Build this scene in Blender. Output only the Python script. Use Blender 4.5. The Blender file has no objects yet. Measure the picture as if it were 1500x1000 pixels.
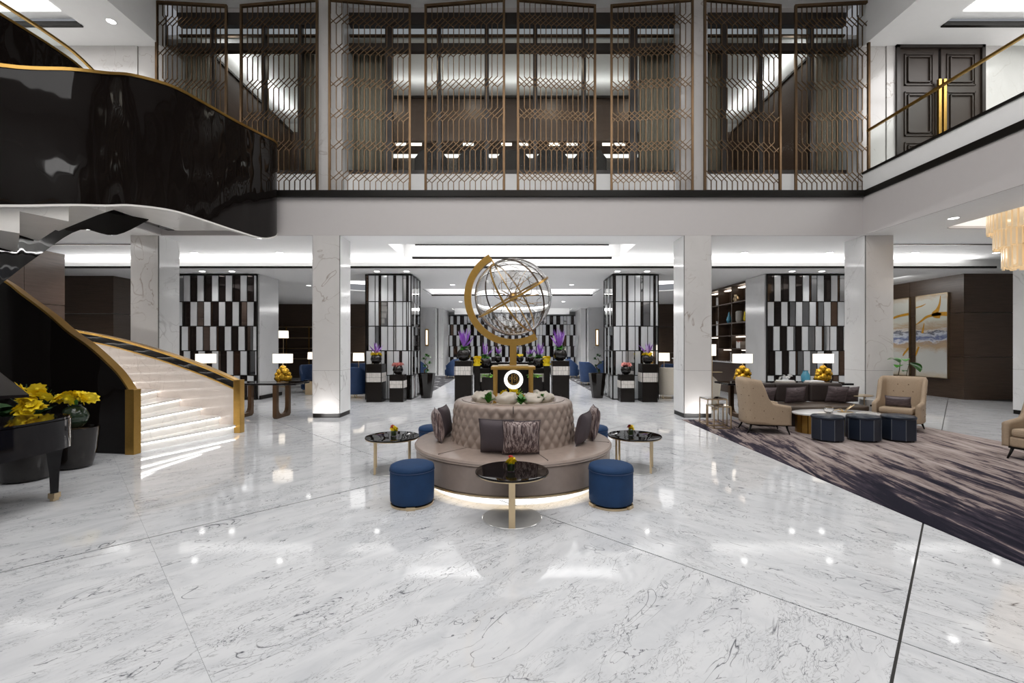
import bpy, math, random
from math import sin, cos, pi, radians, sqrt, atan2
from mathutils import Vector, Matrix, noise
random.seed(7)
SC = bpy.context.scene
COL = SC.collection
F = 654.0            # focal length in pixels of the 1500 px frame
EYE = 1.65
HOR = 508.0
def WX(px, Y): return (px-750.0)*Y/F
def WZ(py, Y): return EYE+(HOR-py)*Y/F
# ---------------------------------------------------------------- camera, world, exposure
cam = bpy.data.cameras.new('camera'); camo = bpy.data.objects.new('camera', cam); COL.objects.link(camo)
camo.location = (0, 0, EYE); camo.rotation_euler = (radians(90), 0, 0)
cam.sensor_width = 36; cam.lens = F/1500*36; cam.shift_y = 8/1500; cam.clip_start = .05; cam.clip_end = 200
SC.camera = camo
w = bpy.data.worlds.new('world'); SC.world = w; w.use_nodes = True
w.node_tree.nodes['Background'].inputs[0].default_value = (.9, .93, 1, 1)
w.node_tree.nodes['Background'].inputs[1].default_value = .25
SC.view_settings.view_transform = 'Standard'; SC.view_settings.look = 'None'
SC.view_settings.exposure = 0.08; SC.view_settings.gamma = 1; SC.view_settings.use_curve_mapping = False
try:
    SC.cycles.use_denoising = True
    SC.cycles.sample_clamp_indirect = 4
    SC.cycles.max_bounces = 9; SC.cycles.glossy_bounces = 4; SC.cycles.transmission_bounces = 8; SC.cycles.diffuse_bounces = 5
    SC.cycles.caustics_reflective = False; SC.cycles.caustics_refractive = False
except Exception: pass
def area(name, loc, sx, sy, power, rot=(0, 0, 0), col=(1, .985, .975)):
    l = bpy.data.lights.new(name, 'AREA'); l.shape = 'RECTANGLE'; l.size = sx; l.size_y = sy; l.energy = power; l.color = col
    o = bpy.data.objects.new(name, l); COL.objects.link(o); o.location = loc; o.rotation_euler = rot; return o
def spot(name, loc, power, ang=120, rot=(0, 0, 0), col=(1, .975, .95), r=.2, blend=.8):
    l = bpy.data.lights.new(name, 'SPOT'); l.energy = power; l.spot_size = radians(ang); l.spot_blend = blend; l.shadow_soft_size = r; l.color = col
    o = bpy.data.objects.new(name, l); COL.objects.link(o); o.location = loc; o.rotation_euler = rot; return o
UP = (pi, 0, 0)
area('atrium_ceiling_light', (0, 3.6, 9.6), 11, 7.6, 790)
area('atrium_rear_light', (0, -3, 9.93), 10, 3, 250)
area('lobby_tray_light', (0, 12.15, 4.66), 6, 1.5, 45)
# cove strips that wash the ceiling edges
area('cove_light_lobby', (0, 13.2, 4.01), 27, .12, 290, (pi+.95, 0, 0))
area('cove_light_lobby_back', (0, 20.2, 4.01), 7, .12, 60, (pi+.8, 0, 0))
area('cove_light_far', (0, 27.6, 3.99), 7, .3, 70, (pi+.8, 0, 0))
area('tray_light_right', (10.8, 8.3, 4.57), 2.4, 2.4, 60)
area('tray_light_left', (-10.8, 8.3, 4.57), 2.4, 2.4, 40)
area('upper_tray_right', (11.2, 7.5, 8.9), 2.8, 4, 160)
area('upper_tray_left', (-11.2, 7.5, 8.9), 2.8, 4, 110)
area('upper_room_cove', (0, 12.8, 8.93), 7, .12, 13, UP)
area('upper_room_cove_left', (-7.2, 12.9, 8.95), .15, 3.2, 15, UP)
area('upper_room_cove_right', (7.2, 12.9, 8.95), .15, 3.2, 15, UP)
for x in (-8.1, -6, -3.6, -1.2, 1.2, 3.6, 6, 8.1): spot('gallery_room_fill', (x, 11.9, 9.2), 32, 150, (0, 0, 0), (1, .9, .78))  # added fill spots that brighten the curtains and room behind the glazing
for sx in (-1, 1):
    for x, y, z, p in ((2.2, 16.5, 3.9, 420), (2.6, 22.6, 3.9, 620), (2.3, 19, 4.2, 480), (2.2, 25.5, 3.9, 450), (6.4, 12.3, 4.2, 130), (8.75, 12.3, 4.2, 110), (11.1, 12.3, 4.2, 130), (13.4, 12.3, 4.2, 110), (4.1, 13.5, 3.9, 60), (9.3, 13.5, 3.9, 60), (6.4, 20, 3.9, 420), (6.2, 22.8, 3.9, 300), (12.6, 17, 3.9, 200), (2.2, 13.6, 3.9, 160), (2.2, 11.2, 4.2, 120)):
        spot('downlight_and_fill_beam', (sx*x, y, z), p)  # downlight beams plus added fill spots that brighten the rear lobby
for x, y, z, p in ((6.3, 8.6, 4.2, 110), (9.8, 9.9, 4.2, 70), (11.5, 5.2, 4.2, 90), (8.9, 6, 4.2, 80), (-10.2, 10.2, 4.2, 60), (-9.5, 6, 4.2, 25)):
    spot('downlight_and_fill_beam', (x, y, z), p)  # added spots without fixtures, under the galleries and over the sofa group

area('painting_fill', (12.7, 15.6, 3.9), .3, 2.4, 22, (0, -.75, 0))  # added light to brighten the paintings, no fixture modelled
for x in (-4.33, 4.33): area('column_uplight', (x, 10.12, .03), .4, .1, 4.5, (pi-.35, 0, 0))
pl = bpy.data.lights.new('planter_glow', 'POINT'); pl.energy = 4; pl.color = (1, .72, .35); pl.shadow_soft_size = .05
for x, y in ((-.3, 5.7), (.33, 5.7)):
    po = bpy.data.objects.new('planter_glow', pl); COL.objects.link(po); po.location = (x, y, .96)

# ---------------------------------------------------------------- mesh helpers
class MB:
    def __init__(s): s.v = []; s.f = []
    def add(s, vs, fs):
        n = len(s.v); s.v += [tuple(p) for p in vs]; s.f += [tuple(i+n for i in f) for f in fs]; return s
    def box(s, x0, x1, y0, y1, z0, z1):
        return s.add([(x0,y0,z0),(x1,y0,z0),(x1,y1,z0),(x0,y1,z0),(x0,y0,z1),(x1,y0,z1),(x1,y1,z1),(x0,y1,z1)],
                     [(0,3,2,1),(4,5,6,7),(0,1,5,4),(1,2,6,5),(2,3,7,6),(3,0,4,7)])
    def boxm(s, m, sx, sy, sz):
        h = [(-1,-1,-1),(1,-1,-1),(1,1,-1),(-1,1,-1),(-1,-1,1),(1,-1,1),(1,1,1),(-1,1,1)]
        return s.add([m @ Vector((a*sx/2, b*sy/2, c*sz/2)) for a, b, c in h], [(0,3,2,1),(4,5,6,7),(0,1,5,4),(1,2,6,5),(2,3,7,6),(3,0,4,7)])
    def lathe(s, prof, n=32, c=(0, 0, 0), sx=1, sy=1, caps=True):
        vs = []; fs = []
        for r, z in prof:
            for i in range(n):
                a = 2*pi*i/n; vs.append((c[0]+r*cos(a)*sx, c[1]+r*sin(a)*sy, c[2]+z))
        for k in range(len(prof)-1):
            for i in range(n):
                j = (i+1) % n; fs.append((k*n+i, k*n+j, (k+1)*n+j, (k+1)*n+i))
        if caps:
            fs.append(tuple(reversed(range(n)))); fs.append(tuple((len(prof)-1)*n+i for i in range(n)))
        return s.add(vs, fs)
    def cyl(s, c, r, h, n=24, r2=None):
        return s.lathe([(r, 0), (r if r2 is None else r2, h)], n, c)
    def sph(s, c, r, n=16, sx=1, sy=1, sz=1, jit=0, seed=0):
        m = max(4, n//2); vs = [(c[0], c[1], c[2]-r*sz)]; fs = []
        for k in range(1, m):
            t = pi*k/m
            for i in range(n):
                a = 2*pi*i/n; d = Vector((sin(t)*cos(a), sin(t)*sin(a), -cos(t)))
                q = 1+(jit*noise.noise(d*2.1+Vector((seed*3.7, seed, 0))) if jit else 0)
                vs.append((c[0]+d.x*r*sx*q, c[1]+d.y*r*sy*q, c[2]+d.z*r*sz*q))
        vs.append((c[0], c[1], c[2]+r*sz))
        for i in range(n):
            j = (i+1) % n; fs.append((0, 1+j, 1+i))
            for k in range(m-2): fs.append((1+k*n+i, 1+k*n+j, 1+(k+1)*n+j, 1+(k+1)*n+i))
            fs.append((1+(m-2)*n+i, 1+(m-2)*n+j, len(vs)-1))
        return s.add(vs, fs)
    def tube(s, pts, r, n=8, closed=False, r2=None):
        pts = [Vector(p) for p in pts]; L = len(pts); vs = []; fs = []; up = None
        for k, p in enumerate(pts):
            a = pts[k-1] if (k or closed) else pts[k]; b = pts[(k+1) % L] if (k < L-1 or closed) else pts[k]
            t = (b-a).normalized() if (b-a).length > 1e-9 else Vector((0, 0, 1))
            if up is None: up = Vector((0, 0, 1)) if abs(t.z) < .9 else Vector((1, 0, 0))
            u = t.cross(up)
            u = u.normalized() if u.length > 1e-6 else t.orthogonal().normalized()
            v = u.cross(t).normalized(); up = v
            rr = r if r2 is None else r+(r2-r)*k/(L-1)
            for i in range(n):
                q = 2*pi*i/n; vs.append(p+u*rr*cos(q)+v*rr*sin(q))
        for k in range(L if closed else L-1):
            for i in range(n):
                j = (i+1) % n; k2 = (k+1) % L; fs.append((k*n+i, k*n+j, k2*n+j, k2*n+i))
        if not closed: fs.append(tuple(reversed(range(n)))); fs.append(tuple((L-1)*n+i for i in range(n)))
        return s.add(vs, fs)
    def bar(s, a, b, wx, wy):                       # rectangular bar between two points
        a = Vector(a); b = Vector(b); d = b-a; L = d.length
        q = d.to_track_quat('Z', 'Y').to_matrix().to_4x4()
        return s.boxm(Matrix.Translation((a+b)/2) @ q, wx, wy, L)
    def strip(s, path, th, off=0):                  # path: (x, y, zbot, ztop); a wall of thickness th following it
        n = len(path); vs = []; fs = []
        for k, (x, y, zb, zt) in enumerate(path):
            a = path[max(k-1, 0)]; b = path[min(k+1, n-1)]; d = Vector((b[0]-a[0], b[1]-a[1])); d.normalize(); nx, ny = -d.y, d.x
            for o in (off-th/2, off+th/2):
                vs += [(x+nx*o, y+ny*o, zb), (x+nx*o, y+ny*o, zt)]
        for k in range(n-1):
            i = k*4; j = i+4
            fs += [(i, j, j+1, i+1), (i+2, i+3, j+3, j+2), (i+1, j+1, j+3, i+3), (i, i+2, j+2, j)]
        fs += [(0, 1, 3, 2), (4*n-4, 4*n-2, 4*n-1, 4*n-3)]
        return s.add(vs, fs)
    def prism(s, poly, z0, z1):
        n = len(poly); return s.add([(x, y, z0) for x, y in poly]+[(x, y, z1) for x, y in poly],
            [tuple(reversed(range(n))), tuple(range(n, 2*n))]+[(i, (i+1) % n, n+(i+1) % n, n+i) for i in range(n)])
    def xf(s, m): s.v = [tuple(m @ Vector(p)) for p in s.v]; return s
    def mesh(s, name, mat, smooth=False):
        me = bpy.data.meshes.new(name); me.from_pydata(s.v, [], s.f); me.materials.append(mat)
        if smooth: me.polygons.foreach_set('use_smooth', [True]*len(me.polygons))
        me.update(); return me
def obj(name, mb, mat, parent=None, smooth=False, bevel=0, label=None, kind=None, loc=None, rot=None, scale=None, auto=False, weld=False):
    me = mb if isinstance(mb, bpy.types.Mesh) else mb.mesh(name, mat, smooth or auto)
    o = bpy.data.objects.new(name, me); COL.objects.link(o)
    if parent: o.parent = parent
    if auto:
        try: me.set_sharp_from_angle(angle=radians(35))
        except Exception: pass
    if bevel:
        b = o.modifiers.new('bevel', 'BEVEL'); b.width = bevel; b.segments = 2; b.limit_method = 'ANGLE'; b.angle_limit = radians(40)
    if label: o['label'] = label
    if kind: o['kind'] = kind
    if loc: o.location = loc
    if rot: o.rotation_euler = rot
    if scale: o.scale = scale
    return o
def tag(o, label=None, cat=None, group=None, kind=None):
    for k, v in (('label', label), ('category', cat), ('group', group), ('kind', kind)):
        if v: o[k] = v
    return o
def thing(name, label, cat, loc=(0, 0, 0), rz=0, group=None):
    o = bpy.data.objects.new(name, None); COL.objects.link(o); o.location = loc; o.rotation_euler = (0, 0, rz); o.empty_display_size = .1
    return tag(o, label, cat, group)
def struct(name, mb, mat, parent=None, **k):
    return obj(name, mb, mat, parent, kind=None if parent else 'structure', **k)
def sempty(name):
    o = bpy.data.objects.new(name, None); COL.objects.link(o); o['kind'] = 'structure'; return o
KIDS = {}
def dup(o, loc, rz=0, label=None, group=None, scale=None, parent=None):
    c = o.copy(); COL.objects.link(c)
    if parent is None:
        c.location = loc; c.rotation_euler = (0, 0, rz)
        if label: c['label'] = label
        if group: c['group'] = group
        if scale: c.scale = scale
    else: c.parent = parent
    for ch in [q for q in bpy.data.objects if q.parent == o]:
        dup(ch, None, parent=c)
    return c
def crom(pts, n=6):                                 # catmull-rom through tuples
    out = []; P = [Vector(p) for p in pts]; L = len(P)
    for i in range(L-1):
        p0 = P[max(i-1, 0)]; p1 = P[i]; p2 = P[i+1]; p3 = P[min(i+2, L-1)]
        for k in range(n):
            t = k/n; out.append(.5*((2*p1)+(p2-p0)*t+(2*p0-5*p1+4*p2-p3)*t*t+(3*p1-p0-3*p2+p3)*t**3))
    out.append(P[-1]); return [tuple(p) for p in out]

# ---------------------------------------------------------------- materials
def newmat(name):
    m = bpy.data.materials.new(name); m.use_nodes = True; nt = m.node_tree
    return m, nt, nt.nodes['Principled BSDF']
def S(b, **k):
    for a, v in k.items():
        n = {'col': 'Base Color', 'rough': 'Roughness', 'metal': 'Metallic', 'ior': 'IOR', 'trans': 'Transmission Weight', 'coat': 'Coat Weight', 'sheen': 'Sheen Weight', 'alpha': 'Alpha', 'ec': 'Emission Color', 'es': 'Emission Strength', 'spec': 'Specular IOR Level', 'croughness': 'Coat Roughness'}[a]
        if a in ('col', 'ec'): v = (*v, 1)
        b.inputs[n].default_value = v
def N(nt, t, **k):
    n = nt.nodes.new(t)
    for a, v in k.items():
        if a in n.inputs: n.inputs[a].default_value = v
        else: setattr(n, a, v)
    return n
def MN(nt, op, a, b=None, c=None):
    n = nt.nodes.new('ShaderNodeMath'); n.operation = op
    for i, x in enumerate((a, b, c)):
        if x is None: continue
        if isinstance(x, (int, float)): n.inputs[i].default_value = x
        else: nt.links.new(x, n.inputs[i])
    return n.outputs[0]
def coords(nt, world=False, scale=(1, 1, 1), rot=0, rnd=False):
    if world: src = nt.nodes.new('ShaderNodeNewGeometry').outputs['Position']
    else: src = nt.nodes.new('ShaderNodeTexCoord').outputs['Object']
    m = N(nt, 'ShaderNodeMapping'); m.vector_type = 'POINT'
    r = N(nt, 'ShaderNodeMapping'); r.inputs['Rotation'].default_value = (0, 0, rot); nt.links.new(src, r.inputs[0])
    nt.links.new(r.outputs[0], m.inputs[0]); m.inputs['Scale'].default_value = scale
    if rnd:
        oi = nt.nodes.new('ShaderNodeObjectInfo'); mm = N(nt, 'ShaderNodeVectorMath'); mm.operation = 'SCALE'; mm.inputs[0].default_value = (37, 71, 13)
        nt.links.new(oi.outputs['Random'], mm.inputs['Scale']); nt.links.new(mm.outputs[0], m.inputs['Location'])
    return m.outputs[0]
def ns(nt, vec, scale, detail=4, rough=.5, dist=0):
    n = N(nt, 'ShaderNodeTexNoise', Scale=scale, Detail=detail, Roughness=rough, Distortion=dist)
    nt.links.new(vec, n.inputs['Vector']); return n.outputs['Fac']
def ramp(nt, fac, stops):
    r = nt.nodes.new('ShaderNodeValToRGB'); e = r.color_ramp.elements
    while len(e) < len(stops): e.new(.5)
    for q, (p, c) in zip(e, stops): q.position = p; q.color = (*c, 1) if len(c) == 3 else c
    nt.links.new(fac, r.inputs[0]); return r.outputs[0]
def mix(nt, fac, a, b, mode='MIX'):
    m = nt.nodes.new('ShaderNodeMix'); m.data_type = 'RGBA'; m.blend_type = mode
    for i, x in ((0, fac), (6, a), (7, b)):
        if isinstance(x, (int, float)): m.inputs[i].default_value = x
        elif isinstance(x, tuple): m.inputs[i].default_value = (*x, 1)
        else: nt.links.new(x, m.inputs[i])
    return m.outputs[2]
def bump(nt, b, h, strength=.3, dist=.01):
    n = N(nt, 'ShaderNodeBump', Strength=strength, Distance=dist); nt.links.new(h, n.inputs['Height']); nt.links.new(n.outputs[0], b.inputs['Normal'])
def vein(nt, vec, scale, width, dist=1.2, maskscale=2.0, lo=.5, hi=.62):
    n = ns(nt, vec, scale, 3.5, .5, dist)
    d = MN(nt, 'ABSOLUTE', MN(nt, 'SUBTRACT', n, .5))
    r = MN(nt, 'SUBTRACT', 1, MN(nt, 'MULTIPLY', d, 1/width)); r.node.use_clamp = True
    mk = ns(nt, vec, maskscale, 3)
    m = N(nt, 'ShaderNodeMapRange'); m.inputs[1].default_value = lo; m.inputs[2].default_value = hi; nt.links.new(mk, m.inputs[0])
    return MN(nt, 'MULTIPLY', r, m.outputs[0])
def floor_mat(name, rot):
    m, nt, b = newmat(name); S(b, rough=.055, spec=.42)
    c = coords(nt, True, (.75, 1.9, 1), rot, True)
    v1 = vein(nt, c, 3.0, .010, 2.6, 3.0, .50, .57)
    v2 = vein(nt, c, 7.5, .028, 3.0, 3.4, .48, .58)
    v3 = vein(nt, c, 1.1, .006, 2.0, 2.2, .5, .6)
    v1 = MN(nt, 'MAXIMUM', v1, v3)
    cl = ns(nt, c, 2.5, 5, .6, 1)
    base = ramp(nt, cl, [(.3, (.56, .575, .60)), (.55, (.66, .67, .69)), (.8, (.71, .72, .735))])
    k = mix(nt, MN(nt, 'MULTIPLY', v2, .75), base, (.22, .23, .25))
    k = mix(nt, MN(nt, 'MULTIPLY', v1, .95), k, (.06, .065, .08))
    nt.links.new(k, b.inputs['Base Color']); return m
def marble(name, base=(.68, .67, .66), vc=(.36, .33, .30), rough=.12, s=.8, amt=.6, scl=(1, 1, .8)):
    m, nt, b = newmat(name); S(b, rough=rough)
    c = coords(nt, True, scl, .5, True)
    v1 = vein(nt, c, s, .008, 1.6, s*1.2, .46, .62); cl = ns(nt, c, s*1.8, 5, .6, .8)
    v2 = vein(nt, c, s*2.3, .008, 1.2, s*2, .5, .68)
    k = mix(nt, cl, tuple(x*.90 for x in base), tuple(min(1, x*1.08) for x in base))
    k = mix(nt, MN(nt, 'MULTIPLY', v1, amt), k, vc); k = mix(nt, MN(nt, 'MULTIPLY', v2, amt*.6), k, vc)
    nt.links.new(k, b.inputs['Base Color']); return m
def plain(name, col, rough=.5, metal=0, var=.06, sc=8, bmp=0, rscale=(1, 1, 1), **k):
    m, nt, b = newmat(name); S(b, rough=rough, metal=metal, **k)
    n = ns(nt, coords(nt, False, rscale), sc, 4)
    nt.links.new(mix(nt, n, tuple(max(0, x*(1-var*2)) for x in col), tuple(min(1, x*(1+var*2)) for x in col)), b.inputs['Base Color'])
    if bmp: bump(nt, b, n, bmp)
    return m
def emis(name, col, st):
    m, nt, b = newmat(name); S(b, col=(.8, .8, .8), ec=col, es=st); return m
def wood(name, c1, c2, rough=.4, sc=(1.2, 1.2, 22)):
    m, nt, b = newmat(name); S(b, rough=rough)
    v = coords(nt, True, sc); n = ns(nt, v, 1.6, 6, .6, .4)
    nt.links.new(ramp(nt, n, [(.3, c1), (.7, c2)]), b.inputs['Base Color']); return m
m_floorA = floor_mat('floor_marble_a', -pi/4); m_floorB = floor_mat('floor_marble_b', pi/4)
m_grout = plain('grout', (.03, .028, .026), .7)
m_col = marble('column_marble', (.62, .60, .585), (.27, .21, .17), amt=.75)
m_wallm = marble('white_marble', (.70, .70, .70), (.33, .32, .32), s=.6)
m_step = marble('step_marble', (.78, .76, .73), (.45, .42, .4), s=1.2)
m_pinkm = marble('stair_wall_marble', (.70, .62, .57), (.42, .34, .30), s=1.4)
m_white = plain('white_paint', (.87, .87, .865), .75, var=.01)
m_fascia = plain('fascia_paint', (.53, .505, .50), .6, var=.01)
m_black = plain('black_satin', (.008, .007, .006), .35, ior=1.3)
m_blackp = plain('black_plinth', (.009, .007, .006), .25, ior=1.3)
def gloss_black():
    m, nt, b = newmat('black_lacquer'); S(b, rough=.035, col=(.006, .0045, .004), ior=1.3)
    n = ns(nt, coords(nt, True, (1, 1, .45)), 1.5, 2); bump(nt, b, n, .22, .12); return m
m_gblack = gloss_black()
m_piano = plain('piano_lacquer', (.006, .005, .006), .05, var=.02, ior=1.33)
m_doorw = plain('door_walnut', (.030, .019, .013), .5, sc=6, rscale=(8, 8, .5))
m_gold = plain('brushed_brass', (.47, .28, .075), .3, 1, sc=30)
m_goldl = plain('pale_brass', (.66, .52, .33), .28, 1)
m_bronze = plain('bronze_bar', (.14, .09, .052), .38, 1, var=.2, sc=3)
m_bronzed = plain('dark_bronze', (.10, .065, .04), .35, .8)
m_gilt = plain('gilt_ceramic', (.62, .36, .03), .22, .7, sc=12, bmp=.3)
m_wood = wood('dark_walnut', (.050, .031, .020), (.085, .055, .037), .35)
m_wood2 = wood('mid_walnut', (.085, .055, .042), (.13, .088, .068), .35)
m_mull = plain('dark_mullion', (.018, .012, .009), .4)
m_pane = plain('frosted_mirror', (.66, .68, .70), .16, .25, var=.03, sc=2)
m_dmir = plain('dark_mirror', (.035, .028, .026), .04, .7, var=.1)
m_bmir = plain('bronze_mirror', (.11, .07, .05), .05, .8, var=.1)
m_cmir = plain('clear_mirror', (.62, .63, .64), .03, 1, var=.02)
m_leather = plain('taupe_leather', (.335, .262, .222), .33, sc=14, bmp=.05)
m_leather2 = plain('taupe_leather_seat', (.315, .25, .215), .27, sc=14)
m_tan = plain('tan_fabric', (.36, .27, .185), .65, sc=60, var=.1, bmp=.1)
m_cream = plain('cream_fabric', (.60, .55, .47), .7, sc=40)
m_blue = plain('blue_velvet', (.004, .034, .105), .8, sc=9, var=.15)
m_blued = plain('deep_blue_velvet', (.010, .035, .105), .6, sc=9, var=.15)
m_navy2 = plain('navy_velvet_panel', (.006, .013, .032), .5, sc=9)
m_navy = plain('navy_leather', (.012, .018, .032), .35, sc=9)
m_seam = plain('grey_piping', (.12, .13, .15), .5)
m_plum = plain('plum_fabric', (.075, .058, .066), .7, sc=60)
m_brownf = plain('brown_velvet', (.024, .015, .013), .6, sc=9, var=.2)
def striped():
    m, nt, b = newmat('ribbed_mauve'); S(b, rough=.5)
    n = ns(nt, coords(nt, False, (40, 40, 2.4)), 1.6, 4, .6, .6)
    nt.links.new(ramp(nt, n, [(.38, (.05, .03, .034)), (.50, (.16, .105, .10)), (.56, (.42, .34, .32))]), b.inputs['Base Color']); bump(nt, b, n, .5); return m
m_strip = striped()
def crushed():
    m, nt, b = newmat('crushed_mauve'); S(b, rough=.45)
    n = ns(nt, coords(nt, False, (2, 2, 7)), 2.5, 5, .6, 1.5)
    nt.links.new(ramp(nt, n, [(.35, (.045, .032, .036)), (.6, (.12, .09, .095)), (.72, (.24, .2, .2))]), b.inputs['Base Color']); return m
m_crush = crushed()
def rugm():
    m, nt, b = newmat('streaked_carpet'); S(b, rough=.95, spec=.1)
    v = coords(nt, True, (4.2, .50, 1), .20)
    n = ns(nt, v, 1.3, 8, .66, .7); n2 = ns(nt, v, 4.5, 6, .7, .4)
    f = MN(nt, 'ADD', MN(nt, 'MULTIPLY', n, .68), MN(nt, 'MULTIPLY', n2, .32))
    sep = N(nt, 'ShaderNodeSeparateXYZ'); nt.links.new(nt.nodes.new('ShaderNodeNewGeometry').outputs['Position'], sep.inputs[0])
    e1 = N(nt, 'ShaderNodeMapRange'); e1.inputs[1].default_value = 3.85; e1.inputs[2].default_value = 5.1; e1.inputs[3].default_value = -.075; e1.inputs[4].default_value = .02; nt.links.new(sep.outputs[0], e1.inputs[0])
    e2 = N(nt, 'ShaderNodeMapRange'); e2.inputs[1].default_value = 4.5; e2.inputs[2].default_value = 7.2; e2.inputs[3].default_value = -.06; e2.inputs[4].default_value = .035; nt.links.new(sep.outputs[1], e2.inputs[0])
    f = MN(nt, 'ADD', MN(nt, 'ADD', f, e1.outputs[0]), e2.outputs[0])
    k = ramp(nt, f, [(.38, (.014, .013, .022)), (.455, (.045, .037, .052)), (.480, (.085, .066, .075)), (.495, (.21, .165, .155)), (.55, (.30, .25, .235)), (.64, (.42, .36, .34))])
    nt.links.new(k, b.inputs['Base Color']); bump(nt, b, ns(nt, coords(nt, True), 160, 2), .4, .004); return m
m_rug = rugm()
m_rug2 = plain('black_white_carpet', (.05, .05, .055), .95, sc=2)
def rug2():
    m, nt, b = newmat('ink_carpet'); S(b, rough=.95)
    n = ns(nt, coords(nt, True, (1, 1, 1)), 2.2, 6, .7, 1.5)
    nt.links.new(ramp(nt, n, [(.5, (.02, .02, .024)), (.58, (.06, .06, .07)), (.62, (.5, .5, .5))]), b.inputs['Base Color']); return m
m_rug2 = rug2()
m_glass, nt, b = newmat('clear_glass'); S(b, col=(1, 1, 1), rough=0, trans=1, ior=1.45)
m_gpane, nt, b = newmat('pane_glass'); S(b, col=(.9, .9, .9), rough=.01, metal=1)
_t = nt.nodes.new('ShaderNodeBsdfTransparent'); _t.inputs[0].default_value = (.95, .97, .96, 1); _f = N(nt, 'ShaderNodeFresnel', IOR=1.07); _m = nt.nodes.new('ShaderNodeMixShader')
nt.links.new(_f.outputs[0], _m.inputs[0]); nt.links.new(_t.outputs[0], _m.inputs[1]); nt.links.new(b.outputs[0], _m.inputs[2]); nt.links.new(_m.outputs[0], nt.nodes['Material Output'].inputs[0])
m_gtint, nt, b = newmat('green_vase_glass'); S(b, col=(.10, .35, .08), rough=.05, trans=.6, ior=1.4)
m_curt = plain('beige_curtain', (.40, .35, .29), .8, rscale=(14, 14, .1), sc=2, var=.25)
m_shade = emis('lamp_shade_glow', (1, .87, .70), 1.25)
m_led = emis('led_strip', (1, .98, .95), 5.0)
m_led2 = emis('stair_led', (1, .985, .96), 6.5)
m_ledw = emis('warm_led', (1, .80, .5), 6)
m_lamp = emis('downlight_glow', (1, .98, .95), 12)
m_tray = emis('tray_glow', (1, .985, .97), 1.5)
m_shelfglow = emis('shelf_light', (1, .86, .72), 2.2)
m_sign = emis('sign_white', (1, .97, .92), 1.35)
m_leaf = plain('leaf_green', (.045, .20, .018), .4, var=.25, sc=6)
m_leafd = plain('dark_leaf', (.015, .055, .012), .45, var=.3, sc=6)
m_leafl = plain('lime_leaf', (.14, .34, .03), .5, var=.2, sc=10)
m_yellow = plain('yellow_petal', (.85, .62, .008), .55, var=.12, sc=14)
m_red = plain('red_petal', (.38, .015, .012), .55)
m_purple = plain('purple_petal', (.20, .055, .36), .4, var=.35, sc=5)
m_lilac = plain('lilac_petal', (.45, .34, .60), .4, var=.2, sc=5)
m_pink = plain('pink_petal', (.75, .30, .27), .5, var=.2, sc=14)
m_stone = plain('river_stone', (.62, .56, .48), .45, var=.12, sc=5)
m_pot = plain('glazed_black_pot', (.009, .007, .006), .12, var=.3, sc=3)
m_stem = plain('stem_brown', (.08, .05, .02), .7)
m_tile_in = plain('shell_inlay', (.60, .57, .54), .2, var=.1, sc=20)
m_crys, nt, b = newmat('warm_crystal'); S(b, col=(.86, .72, .52), rough=.15, ec=(1, .75, .45), es=.25, metal=.2)
m_tblue = plain('blue_glass', (.06, .25, .36), .1, sc=3)
m_book = [plain('book_cover', c, .6) for c in ((.55, .5, .45), (.5, .22, .03), (.03, .10, .16), (.25, .05, .04), (.4, .38, .35))]
# ================================================================ SETTING
fl = struct('floor', MB().box(-17.2, 17.2, -6.2, 30.4, -.25, -.012), m_grout)
def gridlines(start, step, lo, hi):
    a = start
    while a > lo: a -= step
    out = []
    while a < hi: out.append(a); a += step
    return out
R2 = sqrt(2)
us = gridlines(-.33, 3.34, -40, 24)      # X - Y = u
vs_ = gridlines(4.68, 3.96, -24, 50)     # X + Y = v
for i, u in enumerate(us):
    for j, v in enumerate(vs_):
        cu, cv = u+1.67, v+1.98; cx, cy = (cu+cv)/2, (cv-cu)/2
        if abs(cx) > 14.9 or cy < -3.8 or cy > 28: continue
        if abs(cx) < 15.3:
            def gap(a, b0): return .010 if abs(a-b0) < .01 else (.013 if abs(a+7.01) < .02 else .0012)
            g0, g1 = gap(u, -.33), gap(u+3.34, -.33); h0, h1 = gap(v, 4.68)*.75, gap(v+3.96, 4.68)*.75
            q = [(u+g0, v+h0), (u+3.34-g1, v+h0), (u+3.34-g1, v+3.96-h1), (u+g0, v+3.96-h1)]
            poly = [((a+b_)/2-cx, (b_-a)/2-cy) for a, b_ in q]
            obj('floor_slab', MB().prism(poly, -.02, 0), m_floorA if cx < .8 else m_floorB, fl, loc=(cx, cy, 0))
c = sempty('ceiling')
def cb(mat, *b, name='ceiling_panel'): return obj(name, MB().box(*b), mat, c)
cb(m_white, -8.35, 8.35, -6.2, 11.3, 10, 10.15)
# gallery slab over the lobby, with the recessed tray in the middle
mb = MB().box(-8.2, -3.14, 10.45, 13.3, 4.25, 5.25).box(3.14, 8.2, 10.45, 13.3, 4.25, 5.25).box(-3.14, 3.14, 10.45, 11.3, 4.25, 5.25).box(-3.14, 3.14, 13.0, 13.3, 4.25, 5.25).box(-3.14, 3.14, 11.3, 13, 4.75, 5.25)
for s in (-1, 1):
    x0, x1 = sorted((s*8.2, s*17)); mb.box(x0, x1, 9.7, 13.3, 4.25, 5.25).box(x0, x1, -6, 7, 4.25, 5.25)
    x0, x1 = sorted((s*8.2, s*9.46)); mb.box(x0, x1, 7, 9.7, 4.25, 5.25)
    x0, x1 = sorted((s*12.2, s*17)); mb.box(x0, x1, 7, 9.7, 4.25, 5.25)
    x0, x1 = sorted((s*9.46, s*12.2)); mb.box(x0, x1, 7, 9.7, 4.62, 5.25)
mb.box(-17, 17, 13.3, 15.2, 4.25, 5.25)
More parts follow.
